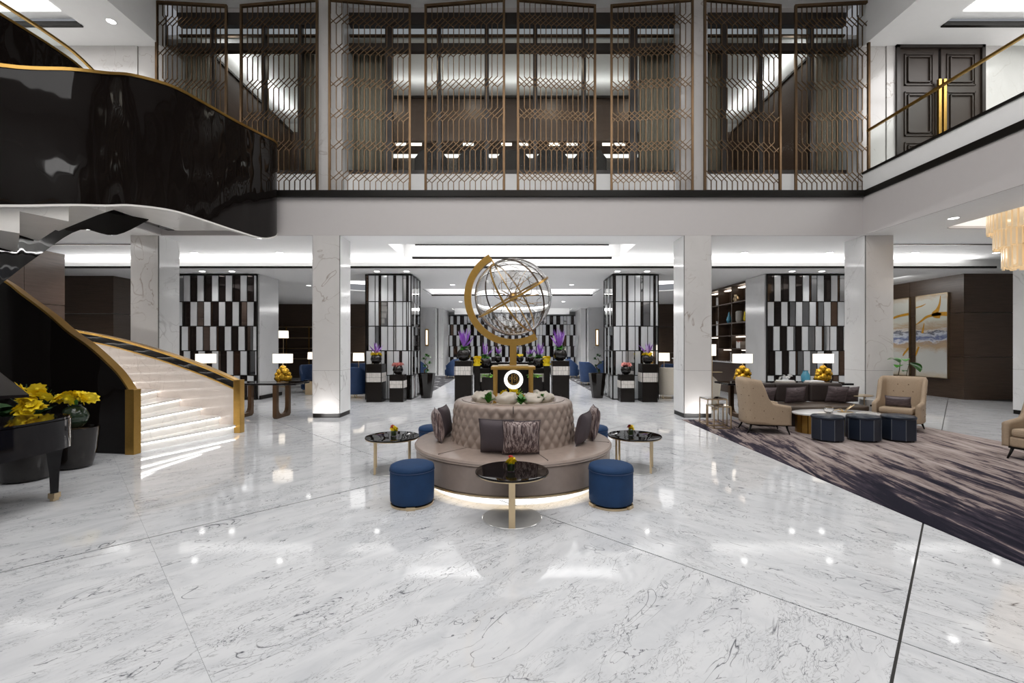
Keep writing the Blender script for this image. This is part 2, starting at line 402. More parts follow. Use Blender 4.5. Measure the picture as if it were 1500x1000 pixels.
obj('gallery_slab', mb, m_white, c)
obj('upper_floor_slab', MB().box(-17, 17, 15.2, 17, 4.4, 5.25), m_white, c)
obj('tray_panel', MB().box(-2.75, 2.75, 11.6, 12.75, 4.69, 4.72), m_tray, c)
obj('tray_trim', MB().box(-2.9, 2.9, 12.96, 13.0, 4.2, 4.27).box(-2.45, 2.45, 11.28, 11.33, 4.22, 4.245), m_black, c)
obj('tray_slot', MB().box(-2.9, -.95, 12.1, 12.17, 4.62, 4.70).box(.95, 2.9, 12.1, 12.17, 4.62, 4.70), m_fascia, c)
for s in (-1, 1):
    obj('tray_panel', MB().box(*sorted((s*9.7, s*12)), 7.2, 9.5, 4.585, 4.60), m_tray, c)
    obj('air_slot', MB().box(*sorted((s*8.9, s*13.8)), 11.28, 11.34, 4.235, 4.26), m_black, c)
# lower ceiling beyond the cove, with round trays
def disc_hole(cx, cy, r, x0, x1, y0, y1, z0, z1, mb, n=40):
    vs = []; fs = []
    for k in range(n):
        a = 2*pi*k/n; ca, sa = cos(a), sin(a); t = min((x1-cx)/ca if ca > 1e-6 else (x0-cx)/ca if ca < -1e-6 else 1e9, (y1-cy)/sa if sa > 1e-6 else (y0-cy)/sa if sa < -1e-6 else 1e9)
        for z in (z0, z1): vs += [(cx+r*ca, cy+r*sa, z), (cx+t*ca, cy+t*sa, z)]
    for k in range(n):
        i = 4*k; j = 4*((k+1) % n); fs += [(i, i+1, j+1, j), (i+2, j+2, j+3, i+3), (i, j, j+2, i+2)]
    mb.add(vs, fs)
mb = MB().box(-17, -7.6, 13.02, 30, 3.95, 3.98).box(7.6, 17, 13.02, 30, 3.95, 3.98).box(-3.6, 3.6, 13.02, 17.7, 3.95, 3.98).box(-3.6, 3.6, 20, 26.6, 3.95, 3.98)
mb.box(-3.6, 3.6, 17.6, 20.3, 4.3, 4.35).box(-3.6, 3.6, 17.65, 17.7, 4.0, 4.35).box(-3.6, 3.6, 20.3, 20.35, 4.0, 4.35)
for s in (-1, 1):
    x0, x1 = sorted((s*3.6, s*7.6)); mb.box(x0, x1, 13.02, 15, 3.95, 3.98).box(x0, x1, 19, 30, 3.95, 3.98)
    disc_hole(s*5.6, 17, 1.5, x0, x1, 15, 19, 3.95, 3.98, mb); mb.box(s*5.6-1.6, s*5.6+1.6, 15.4, 18.6, 4.28, 4.3)
    mb.box(*sorted((s*3.55, s*3.6)), 17.6, 20.3, 4.0, 4.35)
mb.box(-3.6, 3.6, 28, 28.1, 3.7, 4.3).box(-3.6, 3.6, 26.4, 28.1, 4.3, 4.35).box(-17, 17, 13.3, 13.34, 4.0, 4.25)
obj('lower_ceiling', mb, m_white, c)
for s in (-1, 1): obj('round_tray', MB().lathe([(1.62, 0), (1.62, .02)], 40, (s*5.6, 17, 4.24)), m_tray, c)
t = sempty('trim_1')
obj('cove_lip', MB().box(-13.4, 14.1, 12.98, 13.02, 3.94, 4.0), m_black, t)
obj('cove_lip', MB().box(-3.6, 3.6, 19.96, 20.0, 3.94, 4.0), m_black, t)
obj('gallery_edge_band', MB().box(-8.2, 8.2, 10.3, 10.45, 5.13, 5.27).box(-8.34, -8.14, -6, 10.45, 5.13, 5.27).box(8.14, 8.34, -6, 10.45, 5.13, 5.27), m_black, t)
for s in (-1, 1):
    obj('tray_edge', MB().box(*sorted((s*9.46, s*12.2)), 9.67, 9.71, 4.22, 4.27), m_fascia, t)
    obj('soffit_tray_edge', MB().box(*sorted((s*9.56, s*13)), 9.88, 9.96, 8.77, 8.86).box(*sorted((s*9.6, s*13)), 8.05, 8.1, 8.86, 8.93), m_black, t)
f = sempty('wall_gallery_fascia')
obj('fascia_panel', MB().box(-8.2, 8.2, 10.4, 10.45, 4.25, 5.13), m_fascia, f)
for s in (-1, 1):
    obj('fascia_panel', MB().box(*sorted((s*8.17, s*8.198)), -6, 10.4, 4.25, 5.13), m_fascia, f)
    obj('upstand', MB().box(*sorted((s*8.25, s*8.4)), -6, 10.5, 5.27, 5.70), m_white, f)
    obj('upstand_cap', MB().box(*sorted((s*8.22, s*8.43)), -6, 10.5, 5.70, 5.75), m_black, f)
obj('window_sill_wall', MB().box(-8.2, 8.2, 10.92, 11.0, 5.27, 5.88), m_white, f)
# outer walls
struct('wall_rear', MB().box(-17, 17, -6.2, -6, 0, 10), m_wallm)
struct('wall_left', MB().box(-17.1, -17, -6, 30, 0, 10), m_wallm)
struct('wall_right', MB().box(17, 17.1, -6, 30, 0, 10), m_wallm)
struct('wall_front', MB().box(-17, 17, 29.3, 29.4, 0, 4.4), m_wallm)
wv = sempty('wall_upper_front')
for s in (-1, 1):
    xs = [(8.9, 9.17), (11.13, 13.2), (13.22, 16.9)]
    if s < 0: xs = [(8.9, 11.1), (11.12, 13.2), (13.22, 16.9)]
    for a, b_ in xs: obj('marble_slab', MB().box(*sorted((s*a, s*b_)), 10.6, 10.75, 5.27, 8.8), m_col, wv)
    c2 = MB(); x0, x1 = sorted((s*8.35, s*9.56)); c2.box(x0, x1, -6, 10.75, 8.8, 8.9)
    x0, x1 = sorted((s*9.56, s*13)); c2.box(x0, x1, 9.95, 10.75, 8.8, 8.9).box(x0, x1, -6, 5, 8.8, 8.9).box(x0, x1, 5, 9.95, 8.96, 9.05)
    x0, x1 = sorted((s*13, s*17)); c2.box(x0, x1, -6, 10.75, 8.8, 8.9); c2.box(*sorted((s*8.35, s*8.45)), -6, 10.75, 8.9, 10)
    obj('soffit', c2, m_white, c)
    obj('soffit_light_panel', MB().box(*sorted((s*9.8, s*12.8)), 5.3, 9.7, 8.935, 8.95), m_tray, c)
obj('header_wall', MB().box(-8.2, 8.2, 11.0, 11.1, 9.85, 10.0), m_fascia, wv)
# upper glazing
g = sempty('window_1')
for x in (505, 570, 643, 713, 784, 855, 928, 996, 238, 312, 387, 440, 1060, 1113, 1188, 1262):
    X = (x-750)*11/F; wd = .09 if x in (505, 996, 570, 928) else .05
    obj('mullion', MB().box(X-wd, X+wd, 10.96, 11.08, 5.88, 9.85), m_mull, g)
for z0, z1 in ((5.84, 5.99), (8.92, 9.10), (9.55, 9.85)):
    obj('transom', MB().box(-8.2, 8.2, 10.95, 11.09, z0, z1), m_mull, g)
obj('transom', MB().box(-8.2, 8.2, 10.98, 11.05, 9.30, 9.34), m_bronzed, g)
xs = [-8.2, -4.33, 4.33, 8.2]
for a, b_ in zip(xs, xs[1:]): obj('glass_pane', MB().box(a, b_, 11.01, 11.025, 5.95, 9.6), m_gpane, g)
# room behind the glazing
ur = sempty('wall_upper_room')
obj('side_wall', MB().box(-7.5, -7.4, 11.1, 15, 5.27, 8.87).box(-8.9, -7.5, 14.5, 14.6, 5.27, 9), m_wood2, ur)
obj('side_wall', MB().box(7.4, 7.5, 11.1, 15, 5.27, 8.87).box(7.5, 8.9, 14.5, 14.6, 5.27, 9), m_wood2, ur)
obj('outer_side_wall', MB().box(-9, -8.9, 10.8, 16, 5.27, 9.4).box(8.9, 9, 10.8, 16, 5.27, 9.4), m_fascia, ur)
obj('back_wall', MB().box(-7.4, 7.4, 15, 15.1, 5.27, 8.87), m_wood2, ur)
obj('back_wall_top', MB().box(-8.9, 8.9, 15.3, 15.4, 8.6, 9.4), m_white, ur)
obj('screen_wall', MB().box(-3.55, 3.6, 12.9, 13.02, 7.6, 8.87).box(-3.55, 3.6, 12.9, 13.02, 5.27, 6.0), m_wood2, ur)
obj('screen_wall_edge', MB().box(-3.55, 3.6, 12.86, 12.9, 8.83, 8.89).box(-7.42, -7.36, 11.1, 15, 8.83, 8.89).box(7.36, 7.42, 11.1, 15, 8.83, 8.89), m_mull, ur)
obj('upper_room_ceiling', MB().box(-9, 9, 11.1, 17, 9.3, 9.4), m_white, ur)
# back-bar niche lights and counter seen through the glazing
obj('niche_wall', MB().box(-3.55, 3.6, 13.6, 13.7, 5.27, 7.6), m_wood2, ur)
for k, x in enumerate((587, 610, 686, 742, 766, 812, 838, 890, 908)):
    X = WX(x, 13.58); obj('niche_light', MB().box(X-.16, X+.16, 13.55, 13.6, WZ(213, 13.58), WZ(196, 13.58)), m_shelfglow if k % 2 else m_sign, ur)
# lower side walls of dark timber
def panelled(name, mat, faces):
    r = sempty(name)
    for b_ in faces: obj('timber_panel', MB().box(*b_), mat, r)
    return r
HZ = [(0, 1.32), (1.335, 2.72), (2.735, 4.07)]
w_ = []
for z0, z1 in HZ: w_ += [(14.17, 17, 14, 14.1, z0, z1), (14.17, 14.27, 14.1, 15.9, z0, z1), (14.17, 14.27, 15.915, 20, z0, z1)]
panelled('wall_timber_right', m_wood, w_)
w_ = []
for z0, z1 in HZ: w_ += [(-17, -12.9, 14.45, 14.55, z0, z1), (-13, -12.9, 14.55, 18, z0, z1)]
panelled('wall_timber_left', m_wood, w_)
w_ = []
for z0, z1 in HZ: w_ += [(-11.9, -11.72, 8, 9.6, z0, z1), (-11.9, -11.72, 9.615, 10.72, z0, z1), (-11.9, -11.72, 10.735, 11.7, z0, z1)]
panelled('wall_timber_stair', m_wood2, w_)
w_ = []
for a, b_ in ((-12.8, -9), (-8.98, -5.5), (5.5, 8.98), (9, 14)):
    for z0, z1 in HZ: w_.append((a, b_, 24, 24.1, z0, min(z1, 3.95)))
panelled('wall_timber_lounge', m_wood, w_)
bw = sempty('wall_back_piers')
for s in (-1, 1):
    obj('marble_pier', MB().box(*sorted((s*4.45, s*5.5)), 26, 29, 0, 3.95), m_wallm, bw)
    obj('marble_pier', MB().box(*sorted((s*4.10, s*4.40)), 26.6, 29, 0, 3.95), m_wallm, bw)
bb = sempty('baseboard_lobby')
for s in (-1, 1): obj('base_strip', MB().box(*sorted((s*7.88, s*7.93)), 14, 15.3, 0, .12), m_black, bb)
for s in (-1,1): obj('base_strip', MB().box(*sorted((s*7.96, s*10.9)), 13.90, 13.945, 0, .10), m_black, bb)

# ---------------------------------------------------------------- upper door
d = sempty('door_1')
for k, (x0, x1) in enumerate(((9.17, 10.13), (10.17, 11.13))):
    obj('door_leaf', MB().box(x0+.02, x1-.01, 10.6, 10.68, 5.27, 8.74), m_doorw, d)
    for z0, z1 in ((5.4, 6.5), (6.65, 7.7), (7.85, 8.6)):
        m_ = MB(); a, b_ = x0+.14, x1-.14
        for q in (0, .07): m_.box(a+q, b_-q, 10.575-q*.2, 10.6, z0+q, z0+q+.025).box(a+q, b_-q, 10.575-q*.2, 10.6, z1-q-.025, z1-q).box(a+q, a+q+.025, 10.575-q*.2, 10.6, z0+q, z1-q).box(b_-q-.025, b_-q, 10.575-q*.2, 10.6, z0+q, z1-q)
        obj('door_moulding', m_, m_doorw, d)
obj('door_frame', MB().box(9.1, 9.18, 10.55, 10.7, 5.27, 8.8).box(11.12, 11.2, 10.55, 10.7, 5.27, 8.8).box(9.1, 11.2, 10.55, 10.7, 8.73, 8.8), m_mull, d)
for x in (10.06, 10.18): obj('door_handle', MB().box(x-.035, x+.035, 10.48, 10.54, 6.2, 7.95).box(x-.02, x+.02, 10.54, 10.6, 6.4, 6.45).box(x-.02, x+.02, 10.54, 10.6, 7.7, 7.75), m_gold, d, bevel=.008)

# ---------------------------------------------------------------- marble columns
def column(x0, x1, y0, y1, z0, z1, label, plinth=True):
    cx, cy = (x0+x1)/2, (y0+y1)/2; hx, hy = (x1-x0)/2, (y1-y0)/2
    r = thing('marble_column', label, 'column', (cx, cy, z0), 0, None)
    z = .10 if plinth else 0; H = z1-z0; hh = [z, 1.1, H] if plinth else [z, H]
    for a, b_ in zip(hh, hh[1:]):
        a += .002; b_ -= .002
        obj('marble_slab', MB().box(-hx+.02, hx-.02, -hy, -hy+.02, a, b_), m_col, r)
        obj('marble_slab', MB().box(-hx+.02, hx-.02, hy-.02, hy, a, b_), m_col, r)
        obj('marble_slab', MB().box(-hx, -hx+.02, -hy+.02, hy-.02, a, b_), m_wallm, r)
        obj('marble_slab', MB().box(hx-.02, hx, -hy+.02, hy-.02, a, b_), m_wallm, r)
    obj('core', MB().box(-hx+.012, hx-.012, -hy+.012, hy-.012, z, H-.001), m_grout, r)
    if plinth: obj('plinth', MB().box(-hx+.015, hx-.015, -hy+.015, hy-.015, 0, .10), m_black, r)
    return r
for (x0, x1), lab in (((-8.9, -8.23), 'white marble column behind the curving staircase'), ((-4.66, -4.0), 'white marble column left of the round sofa, beside the bronze-legged console'),
                      ((4.0, 4.66), 'white marble column right of the round sofa, at the corner of the carpet'), ((8.23, 8.9), 'white marble column behind the sofa group, beside the fiddle leaf plant'),
                      ((12.4, 13.1), 'white marble column at the right edge, under the crystal chandelier')):
    column(x0, x1, 10.4, 11.07, 0, 4.25, lab)
for (x0, x1), lab in (((-8.9, -8.23), 'upper gallery marble column left of all the bronze screens'), ((-4.66, -4.0), 'upper gallery marble column between the second and third bronze screens'),
                      ((4.0, 4.66), 'upper gallery marble column between the sixth and seventh bronze screens'), ((8.23, 8.9), 'upper gallery marble column right of all the bronze screens, by the tall door')):
    column(x0, x1, 10.62, 11.25, 5.27, 10 if abs(x0) < 8 and abs(x1) < 8 else 8.8, lab, False)

# ---------------------------------------------------------------- gallery railing, right
r = thing('glass_railing', 'glass balustrade with brass handrail along the right gallery', 'railing', (8.32, 0, 5.75))
obj('handrail', MB().box(-.03, .03, 1.0, 10.45, .93, .98), m_gold, r, bevel=.01)
for k, (a, b_) in enumerate(((1.0, 3.1), (3.12, 5.3), (5.32, 7.8), (7.82, 10.4))): obj('glass_panel', MB().box(-.008, .008, a, b_, 0, .93), m_gpane, r)
# ---------------------------------------------------------------- folding bronze screens
ZB = [9.32, 8.62, 7.85, 7.11, 6.38, 5.66]
def bronze_screen(px0, Y0, px1, Y1, label, kind):
    X0, X1 = WX(px0, Y0), WX(px1, Y1); a = Vector((X0, Y0, 0)); b_ = Vector((X1, Y1, 0)); L = (b_-a).length
    r = thing('bronze_screen', label, 'screen', (X0, Y0, 5.27), atan2(Y1-Y0, X1-X0), 'folding bronze lattice screens on the gallery edge')
    H = 9.78-5.27
    fr = MB().box(0, .05, -.03, .03, 0, H).box(L-.05, L, -.03, .03, 0, H)
    obj('frame_post', MB().box(0, .05, -.03, .03, 0, H), m_bronze, r, bevel=.004); obj('frame_post', MB().box(L-.05, L, -.03, .03, 0, H), m_bronze, r, bevel=.004)
    obj('frame_rail', MB().box(.05, L-.05, -.03, .03, H-.06, H), m_bronze, r); obj('frame_rail', MB().box(.05, L-.05, -.03, .03, 0, .04), m_bronze, r)
    n = 14; p = (L-.1)/n; lat = MB(); zs = [z-5.27 for z in ZB]
    tw = .0085
    hb = .12
    segs = [(H-.06, zs[0]+hb)]+[(zs[k]-hb, zs[k+1]+hb) for k in range(5)]+[(zs[5]-hb, .04)]
    for i in range(n+1):
        x = .05+i*p
        for k, (zt, zb) in enumerate(segs): lat.box(x-tw, x+tw, -.012, .012, zb, zt)
    for z in zs:
        for i in range(n+1):
            x = .05+i*p
            for dd, on in ((2, kind in '/x' or i % 2), (-2, kind in '\\x' or i % 2)):
                if not on: continue
                j = i+dd
                if 0 <= j <= n: lat.bar((x, -.004*dd, z-hb), (x+dd*p, -.004*dd, z+hb), .016, .016)
                else:
                    lat.bar((x, -.004*dd, z-hb), (x+dd*p/2 if 0 <= i+dd//2 <= n else x, -.004*dd, z if 0 <= i+dd//2 <= n else z-hb+.02), .016, .016)
                    q = i-dd//2*1
    obj('lattice', lat, m_bronze, r)
    return r
N_, F_ = 10.42, 10.62
labs = ['leftmost folded bronze lattice screen, rising above the stair rail', 'second bronze lattice screen from the left, just left of an upper column', 'third bronze lattice screen from the left, just right of an upper column',
        'fourth bronze lattice screen from the left, left of the centre gap', 'fifth bronze lattice screen from the left, right of the centre gap', 'sixth bronze lattice screen, just left of the right upper column',
        'seventh bronze lattice screen, just right of the right upper column', 'rightmost folded bronze lattice screen, beside the glass balustrade']
for (a, ya, b_, yb, kd), lb in zip([(228, 10.5, 333, F_, '/'), (352, F_, 466, N_, '/'), (481, N_, 602, F_, '/'), (622, F_, 740, N_, '/'), (757, N_, 873, F_, 'x'), (894, F_, 1016, N_, 'x'), (1031, N_, 1144, F_, '\\'), (1164, F_, 1274, 10.5, '\\')], labs):
    bronze_screen(a, ya, b_, yb, lb, 'x' if kd == 'x' else kd)
# curtains behind the glazing
def curtain(x0, x1, label):
    X0, X1 = WX(x0, 11.35), WX(x1, 11.35); n = max(8, int((X1-X0)*34)); pts = []
    for i in range(n+1):
        t = i/n; pts.append((X0+(X1-X0)*t, 11.35+.05*sin(i*pi/2.0+sin(i)*.3), 5.3, 9.3))
    o = obj('curtain', MB().strip(crom(pts, 3), .008), m_curt, smooth=True); tag(o, label, 'curtain', 'full-height curtains inside the gallery glazing')
curtain(512, 568, 'tall beige curtain behind the third bronze screen'); curtain(936, 992, 'tall beige curtain behind the sixth bronze screen')
curtain(246, 308, 'tall beige curtain behind the leftmost bronze screen'); curtain(436, 462, 'narrow beige curtain at the right edge of the second bronze screen')
curtain(1036, 1062, 'narrow beige curtain at the left edge of the seventh bronze screen'); curtain(1196, 1258, 'tall beige curtain behind the rightmost bronze screen')
# sofas / pendants in the upper room
cn = thing('bar_counter', 'long white lit counter in the room behind the bronze screens', 'counter', (0, 12.3, 5.27))
obj('counter_top', MB().box(-3.3, 3.4, -.25, .25, 1.50, 1.58), m_sign, cn); obj('counter_front', MB().box(-3.3, 3.4, -.2, .2, 0, 1.5), m_wood, cn)
for k, (x, w2, lb) in enumerate(((634, .42, 'round-backed dark chair behind the fourth bronze screen, the left one'), (695, .42, 'round-backed dark chair behind the fourth bronze screen, the right one'), (751, .42, 'square-backed dark chair behind the centre gap of the bronze screens'), (807, .42, 'round-backed dark chair behind the fifth bronze screen, the left one'), (862, .42, 'round-backed dark chair behind the fifth bronze screen, the right one'))):
    Y = 11.7; ch = thing('upper_lounge_chair', lb, 'chair', (WX(x, Y), Y, 5.27), pi, 'dark chairs along the gallery glazing')
    prof = [(-w2, 0), (w2, 0), (w2, 1.2), (w2*.6, 1.42), (-w2*.6, 1.42), (-w2, 1.2)]
    b1 = MB().prism(prof, -.06, .06).xf(Matrix.Rotation(pi/2, 4, 'X')); b1.xf(Matrix.Translation((0, .25, 0)))
    obj('backrest', b1, m_brownf, ch, bevel=.03); obj('seat', MB().box(-w2, w2, -.4, .2, .0, .45), m_brownf, ch, bevel=.04)
def downlight(x, y, z, lab):
    o = thing('downlight', lab, 'light', (x, y, z), 0, 'recessed ceiling downlights')
    obj('ring', MB().lathe([(.10, 0), (.115, -.006), (.085, -.012), (.08, 0)], 20, caps=False), m_white, o); obj('lens', MB().lathe([(.08, -.001), (.08, -.006)], 20), m_lamp, o)
ML = 'recessed downlight in the upper lobby ceiling, '
for x, y, z, lb in ((-13.4, 12.3, 4.25, ML+'above the dark timber wall left of the stair'), (-8.75, 12.3, 4.25, ML+'behind the left outer column'), (-6.4, 12.3, 4.25, ML+'left of the inner left column'), (6.4, 12.3, 4.25, ML+'right of the inner right column'),
        (8.75, 12.3, 4.25, ML+'behind the right outer column'), (11.1, 12.3, 4.25, ML+'above the tall paintings'), (13.35, 12.3, 4.25, ML+'above the dark timber wall by the chandelier'), (8.9, 9.0, 4.25, 'recessed downlight under the right gallery nearest its edge'), (-8.8, 9.8, 8.8, 'recessed downlight in the upper left soffit'),
        (-2.2, 16.5, 3.95, 'recessed downlight in the lower ceiling left of the globe'), (2.2, 16.5, 3.95, 'recessed downlight in the lower ceiling right of the globe'), (-4.1, 13.55, 3.95, 'downlight over the left mirrored pillar, the outer one'), (-3.2, 13.55, 3.95, 'downlight over the left mirrored pillar, the inner one'),
        (3.2, 13.55, 3.95, 'downlight over the right mirrored pillar, the inner one'), (4.1, 13.55, 3.95, 'downlight over the right mirrored pillar, the outer one'), (-9.4, 13.55, 3.95, 'downlight over the left wide mirror screen, the left one'), (-8.5, 13.55, 3.95, 'downlight over the left wide mirror screen, the right one'),
        (8.5, 13.55, 3.95, 'downlight over the right wide mirror screen, the left one'), (9.4, 13.55, 3.95, 'downlight over the right wide mirror screen, the right one'), (-7.6, 16.7, 3.95, 'downlight in the left lounge ceiling behind the console lamp'), (2.6, 22.6, 3.95, 'small distant downlight down the aisle, right of the globe'), (-2.6, 22.6, 3.95, 'small distant downlight down the aisle, left of the globe')):
    downlight(x, y, z, lb)

# ---------------------------------------------------------------- mirror-panelled pillars and screens
UNIT = {}
def unit(mat):
    if mat.name not in UNIT: UNIT[mat.name] = MB().box(0, 1, 0, 1, 0, 1).mesh('pane', mat)
    return UNIT[mat.name]
def panes(root, org, dx, nrm, W_, z0, zs, seq, seed, rootloc, small=False):
    rng = random.Random(seed); org = Vector(org); dx = Vector(dx); nrm = Vector(nrm)
    stuff = {}
    for ri in range(len(zs)-1):
        x = .03; a, b_ = zs[ri]+.015, zs[ri+1]-.015; k = rng.randrange(len(seq)) if seq[0][2] == 'r' else ri
        while x < W_-.05:
            wd, mt, _ = seq[k % len(seq)]; k += 1
            if mt is m_dmir and rng.random() < .25: mt = m_bmir if rng.random() < .5 else m_cmir
            if _ == 'r' and rng.random() < .12: mt = m_cmir
            wd = min(wd, W_-.03-x)
            if wd > .03:
                o0 = org+dx*(x+.006)+Vector((0, 0, a))+nrm*.004-Vector(rootloc)
                t_ = .022 if mt is m_pane else .010
                p1 = o0; p2 = o0+dx*(wd-.012)+nrm*t_+Vector((0, 0, b_-a))
                if small: stuff.setdefault(mt.name, (mt, MB()))[1].box(*sorted((p1.x, p2.x)), *sorted((p1.y, p2.y)), p1.z, p2.z)
                else:
                    o = bpy.data.objects.new('pane' if mt is m_pane else 'mirror_pane', unit(mt)); COL.objects.link(o); o.parent = root
                    o.location = (min(p1.x, p2.x), min(p1.y, p2.y), p1.z); o.scale = (abs(p2.x-p1.x), abs(p2.y-p1.y), p2.z-p1.z)
            x += wd+.014
    for nm, (mt, mb) in stuff.items(): obj('pane_rows', mb, mt, root, kind='stuff')
ROW = [.02, .76, 1.53, 2.30, 3.07, 3.90]
WALT = [(.20, m_pane, 'a'), (.07, m_dmir, 'a'), (.12, m_dmir, 'a'), (.20, m_pane, 'a'), (.16, m_dmir, 'a')]
PALT = [(.20, m_pane, 'r'), (.17, m_pane, 'r'), (.06, m_dmir, 'r'), (.20, m_pane, 'r'), (.10, m_pane, 'r'), (.05, m_dmir, 'r')]
SALT = [(.13, m_dmir, 'r'), (.09, m_dmir, 'r'), (.10, m_pane, 'r'), (.13, m_dmir, 'r')]
WID = [(.20, m_pane, 'w'), (.05, m_dmir, 'w'), (.17, m_dmir, 'w'), (.20, m_pane, 'w'), (.20, m_dmir, 'w')]
def mirrored(name, x0, x1, y0, y1, front, side, sidex, label, marble_side=False, zt=3.92, rows=ROW, small=False):
    loc = ((x0+x1)/2, (y0+y1)/2, 0); r = thing(name, label, name.split('_')[-1], loc)
    hx, hy = (x1-x0)/2, (y1-y0)/2
    obj('core', MB().box(-hx+.02, hx-.02, -hy+.02, hy, 0, zt), m_black, r)
    e = .03
    fr = MB()
    for x in (-hx, hx-e): fr.box(x, x+e, -hy-.015, -hy+.03, 0, zt)
    fr.box(-hx, hx, -hy-.015, -hy+.02, zt-.03, zt).box(-hx, hx, -hy-.015, -hy+.02, 0, .03)
    for z in rows[1:-1]: fr.box(-hx, hx, -hy-.008, -hy+.02, z-.008, z+.008)
    obj('frame', fr, m_black, r)
    panes(r, (x0, y0+.018, 0), (1, 0, 0), (0, -1, 0), x1-x0, 0, rows, front, hash(label) % 999 if False else len(label)*7, loc, small)
    if side:
        fr = MB(); sx = hx if sidex > 0 else -hx
        a, b_ = sorted((sx-.01*sidex, sx+.015*sidex))
        for z in [0.02]+rows[1:-1]+[zt-.02]: fr.box(a, b_, -hy, hy, z-.01, z+.01)
        fr.box(a, b_, hy-.03, hy, 0, zt); obj('side_frame', fr, m_black, r)
        panes(r, ((x1 if sidex > 0 else x0)-.018*sidex, y0, 0), (0, 1, 0), (sidex, 0, 0), y1-y0, 0, rows, side, len(label)*3, loc, small)
    if marble_side:
        sx = hx if sidex > 0 else -hx; a, b_ = sorted((sx-.02*sidex, sx+.03*sidex))
        obj('marble_side', MB().box(a, b_, -hy+.06, hy, .02, zt+.02), m_wallm, r)
    return r
mirrored('mirrored_pillar', -4.60, -3.15, 14, 15.3, PALT, SALT, 1, 'square pillar clad in frosted and dark mirror strips, left of the globe')
mirrored('mirrored_pillar', 3.15, 4.60, 14, 15.3, PALT, SALT, -1, 'square pillar clad in frosted and dark mirror strips, right of the globe')
mirrored('mirror_screen', -11.0, -7.98, 14, 15.2, WID, None, 1, 'wide screen of staggered frosted and dark mirror strips behind the staircase', True)
mirrored('mirror_screen', 7.98, 11.0, 14, 15.2, WID, None, -1, 'wide screen of staggered frosted and dark mirror strips behind the brown sofa', True)
mirrored('mirror_screen', -4.7, 4.7, 28.9, 29.1, WID, None, 1, 'far screen of mirror strips closing the end of the aisle', False, 3.7, [.3, 1.0, 1.7, 2.4, 3.1, 3.66], True)
# ================================================================ STAIRCASE
st = thing('curved_staircase', 'curving staircase of white marble steps in glossy black and brass balustrades, at left', 'staircase', (-7.0, 7.8, 0))
SO = Vector((-7.0, 7.8, 0))
def SP(pts): return [(p[0]-SO.x, p[1]-SO.y)+tuple(p[2:]) for p in pts]
inn = [(-5.87, 6.92, .98), (-6.05, 6.94, 1.22), (-6.27, 6.97, 1.42), (-6.60, 7.02, 1.67), (-7.0, 7.10, 1.90), (-7.35, 7.14, 2.17), (-7.72, 7.10, 2.47), (-8.0, 7.02, 2.72), (-8.6, 6.7, 3.15), (-9.2, 6.1, 3.6), (-9.5, 5.2, 4.1)]
out = [(-5.29, 8.63, 1.0), (-5.98, 8.75, 1.26), (-6.9, 8.95, 1.53), (-7.74, 9.15, 1.73), (-8.45, 9.28, 1.88), (-9.2, 9.3, 2.02), (-10.2, 9.0, 2.3), (-11.0, 8.2, 2.75), (-11.35, 7.0, 3.25), (-11.2, 5.6, 3.9)]
innc = crom(inn, 8); outc = crom(out, 8)
o = obj('inner_balustrade', MB().strip([(x, y, 0, z-.02) for x, y, z in SP(innc)], .10), m_gblack, st, auto=True, label='glossy black curved balustrade panel facing the piano')
obj('handrail', MB().strip([(x, y, z-.03, z+.012) for x, y, z in SP(innc)], .135), m_gold, st, auto=True, label='brass cap of the near balustrade')
obj('newel_post', MB().box(-.07, .07, -.075, .06, 0, 1.0).xf(Matrix.Translation((-5.85-SO.x, 6.90-SO.y, 0))), m_gold, st, bevel=.006, label='brass end post of the near balustrade')
obj('outer_wall', MB().strip([(x, y, 0, z-.19) for x, y, z in SP(outc)], .08), m_pinkm, st, auto=True, label='pale marble side wall inside the stair')
obj('black_band', MB().strip([(x, y, z-.17, z-.03) for x, y, z in SP(outc)], .06), m_gblack, st, auto=True)
obj('brass_line', MB().strip([(x, y, z-.19, z-.165) for x, y, z in SP(outc)], .11), m_gold, st, auto=True)
obj('outer_handrail', MB().strip([(x, y, z-.03, z+.012) for x, y, z in SP(outc)], .12), m_gold, st, auto=True, label='brass cap of the far balustrade')
obj('newel_post', MB().box(-.065, .065, -.085, .06, 0, 1.02).xf(Matrix.Translation((-5.27-SO.x, 8.63-SO.y, 0))), m_gold, st, bevel=.006, label='brass end post of the far balustrade')
RH = .160
def at_h(path, h):
    for (x0, y0, z0), (x1, y1, z1) in zip(path, path[1:]):
        if z0 <= h <= z1:
            t = (h-z0)/(z1-z0+1e-9); return Vector((x0+(x1-x0)*t-SO.x, y0+(y1-y0)*t-SO.y))
    return None
k = 0
while True:
    a0 = at_h(innc, .981+RH*k); b0 = at_h(outc, 1.001+RH*k*.92); a1 = at_h(innc, .981+RH*(k+1)); b1 = at_h(outc, 1.001+RH*.92*(k+1))
    if None in (a0, b0, a1, b1) or k > 15: break
    zt = RH*(k+1); zb = 0 if k < 9 else zt-.35
    s_ = obj('step', MB().prism([a0, b0, b1, a1], zb, zt-.03), m_step, st)
    d = (a0-a1).normalized()*.03; d2 = (b0-b1).normalized()*.03
    obj('tread', MB().prism([a0+d, b0+d2, b1, a1], zt-.03, zt), m_step, s_)
    e = d*.35; e2 = d2*.35
    obj('led_strip', MB().prism([a0+d*.75, b0+d2*.75, b0+d2*.3, a0+d*.3], zt-.040, zt-.031), m_led2, s_)
    k += 1
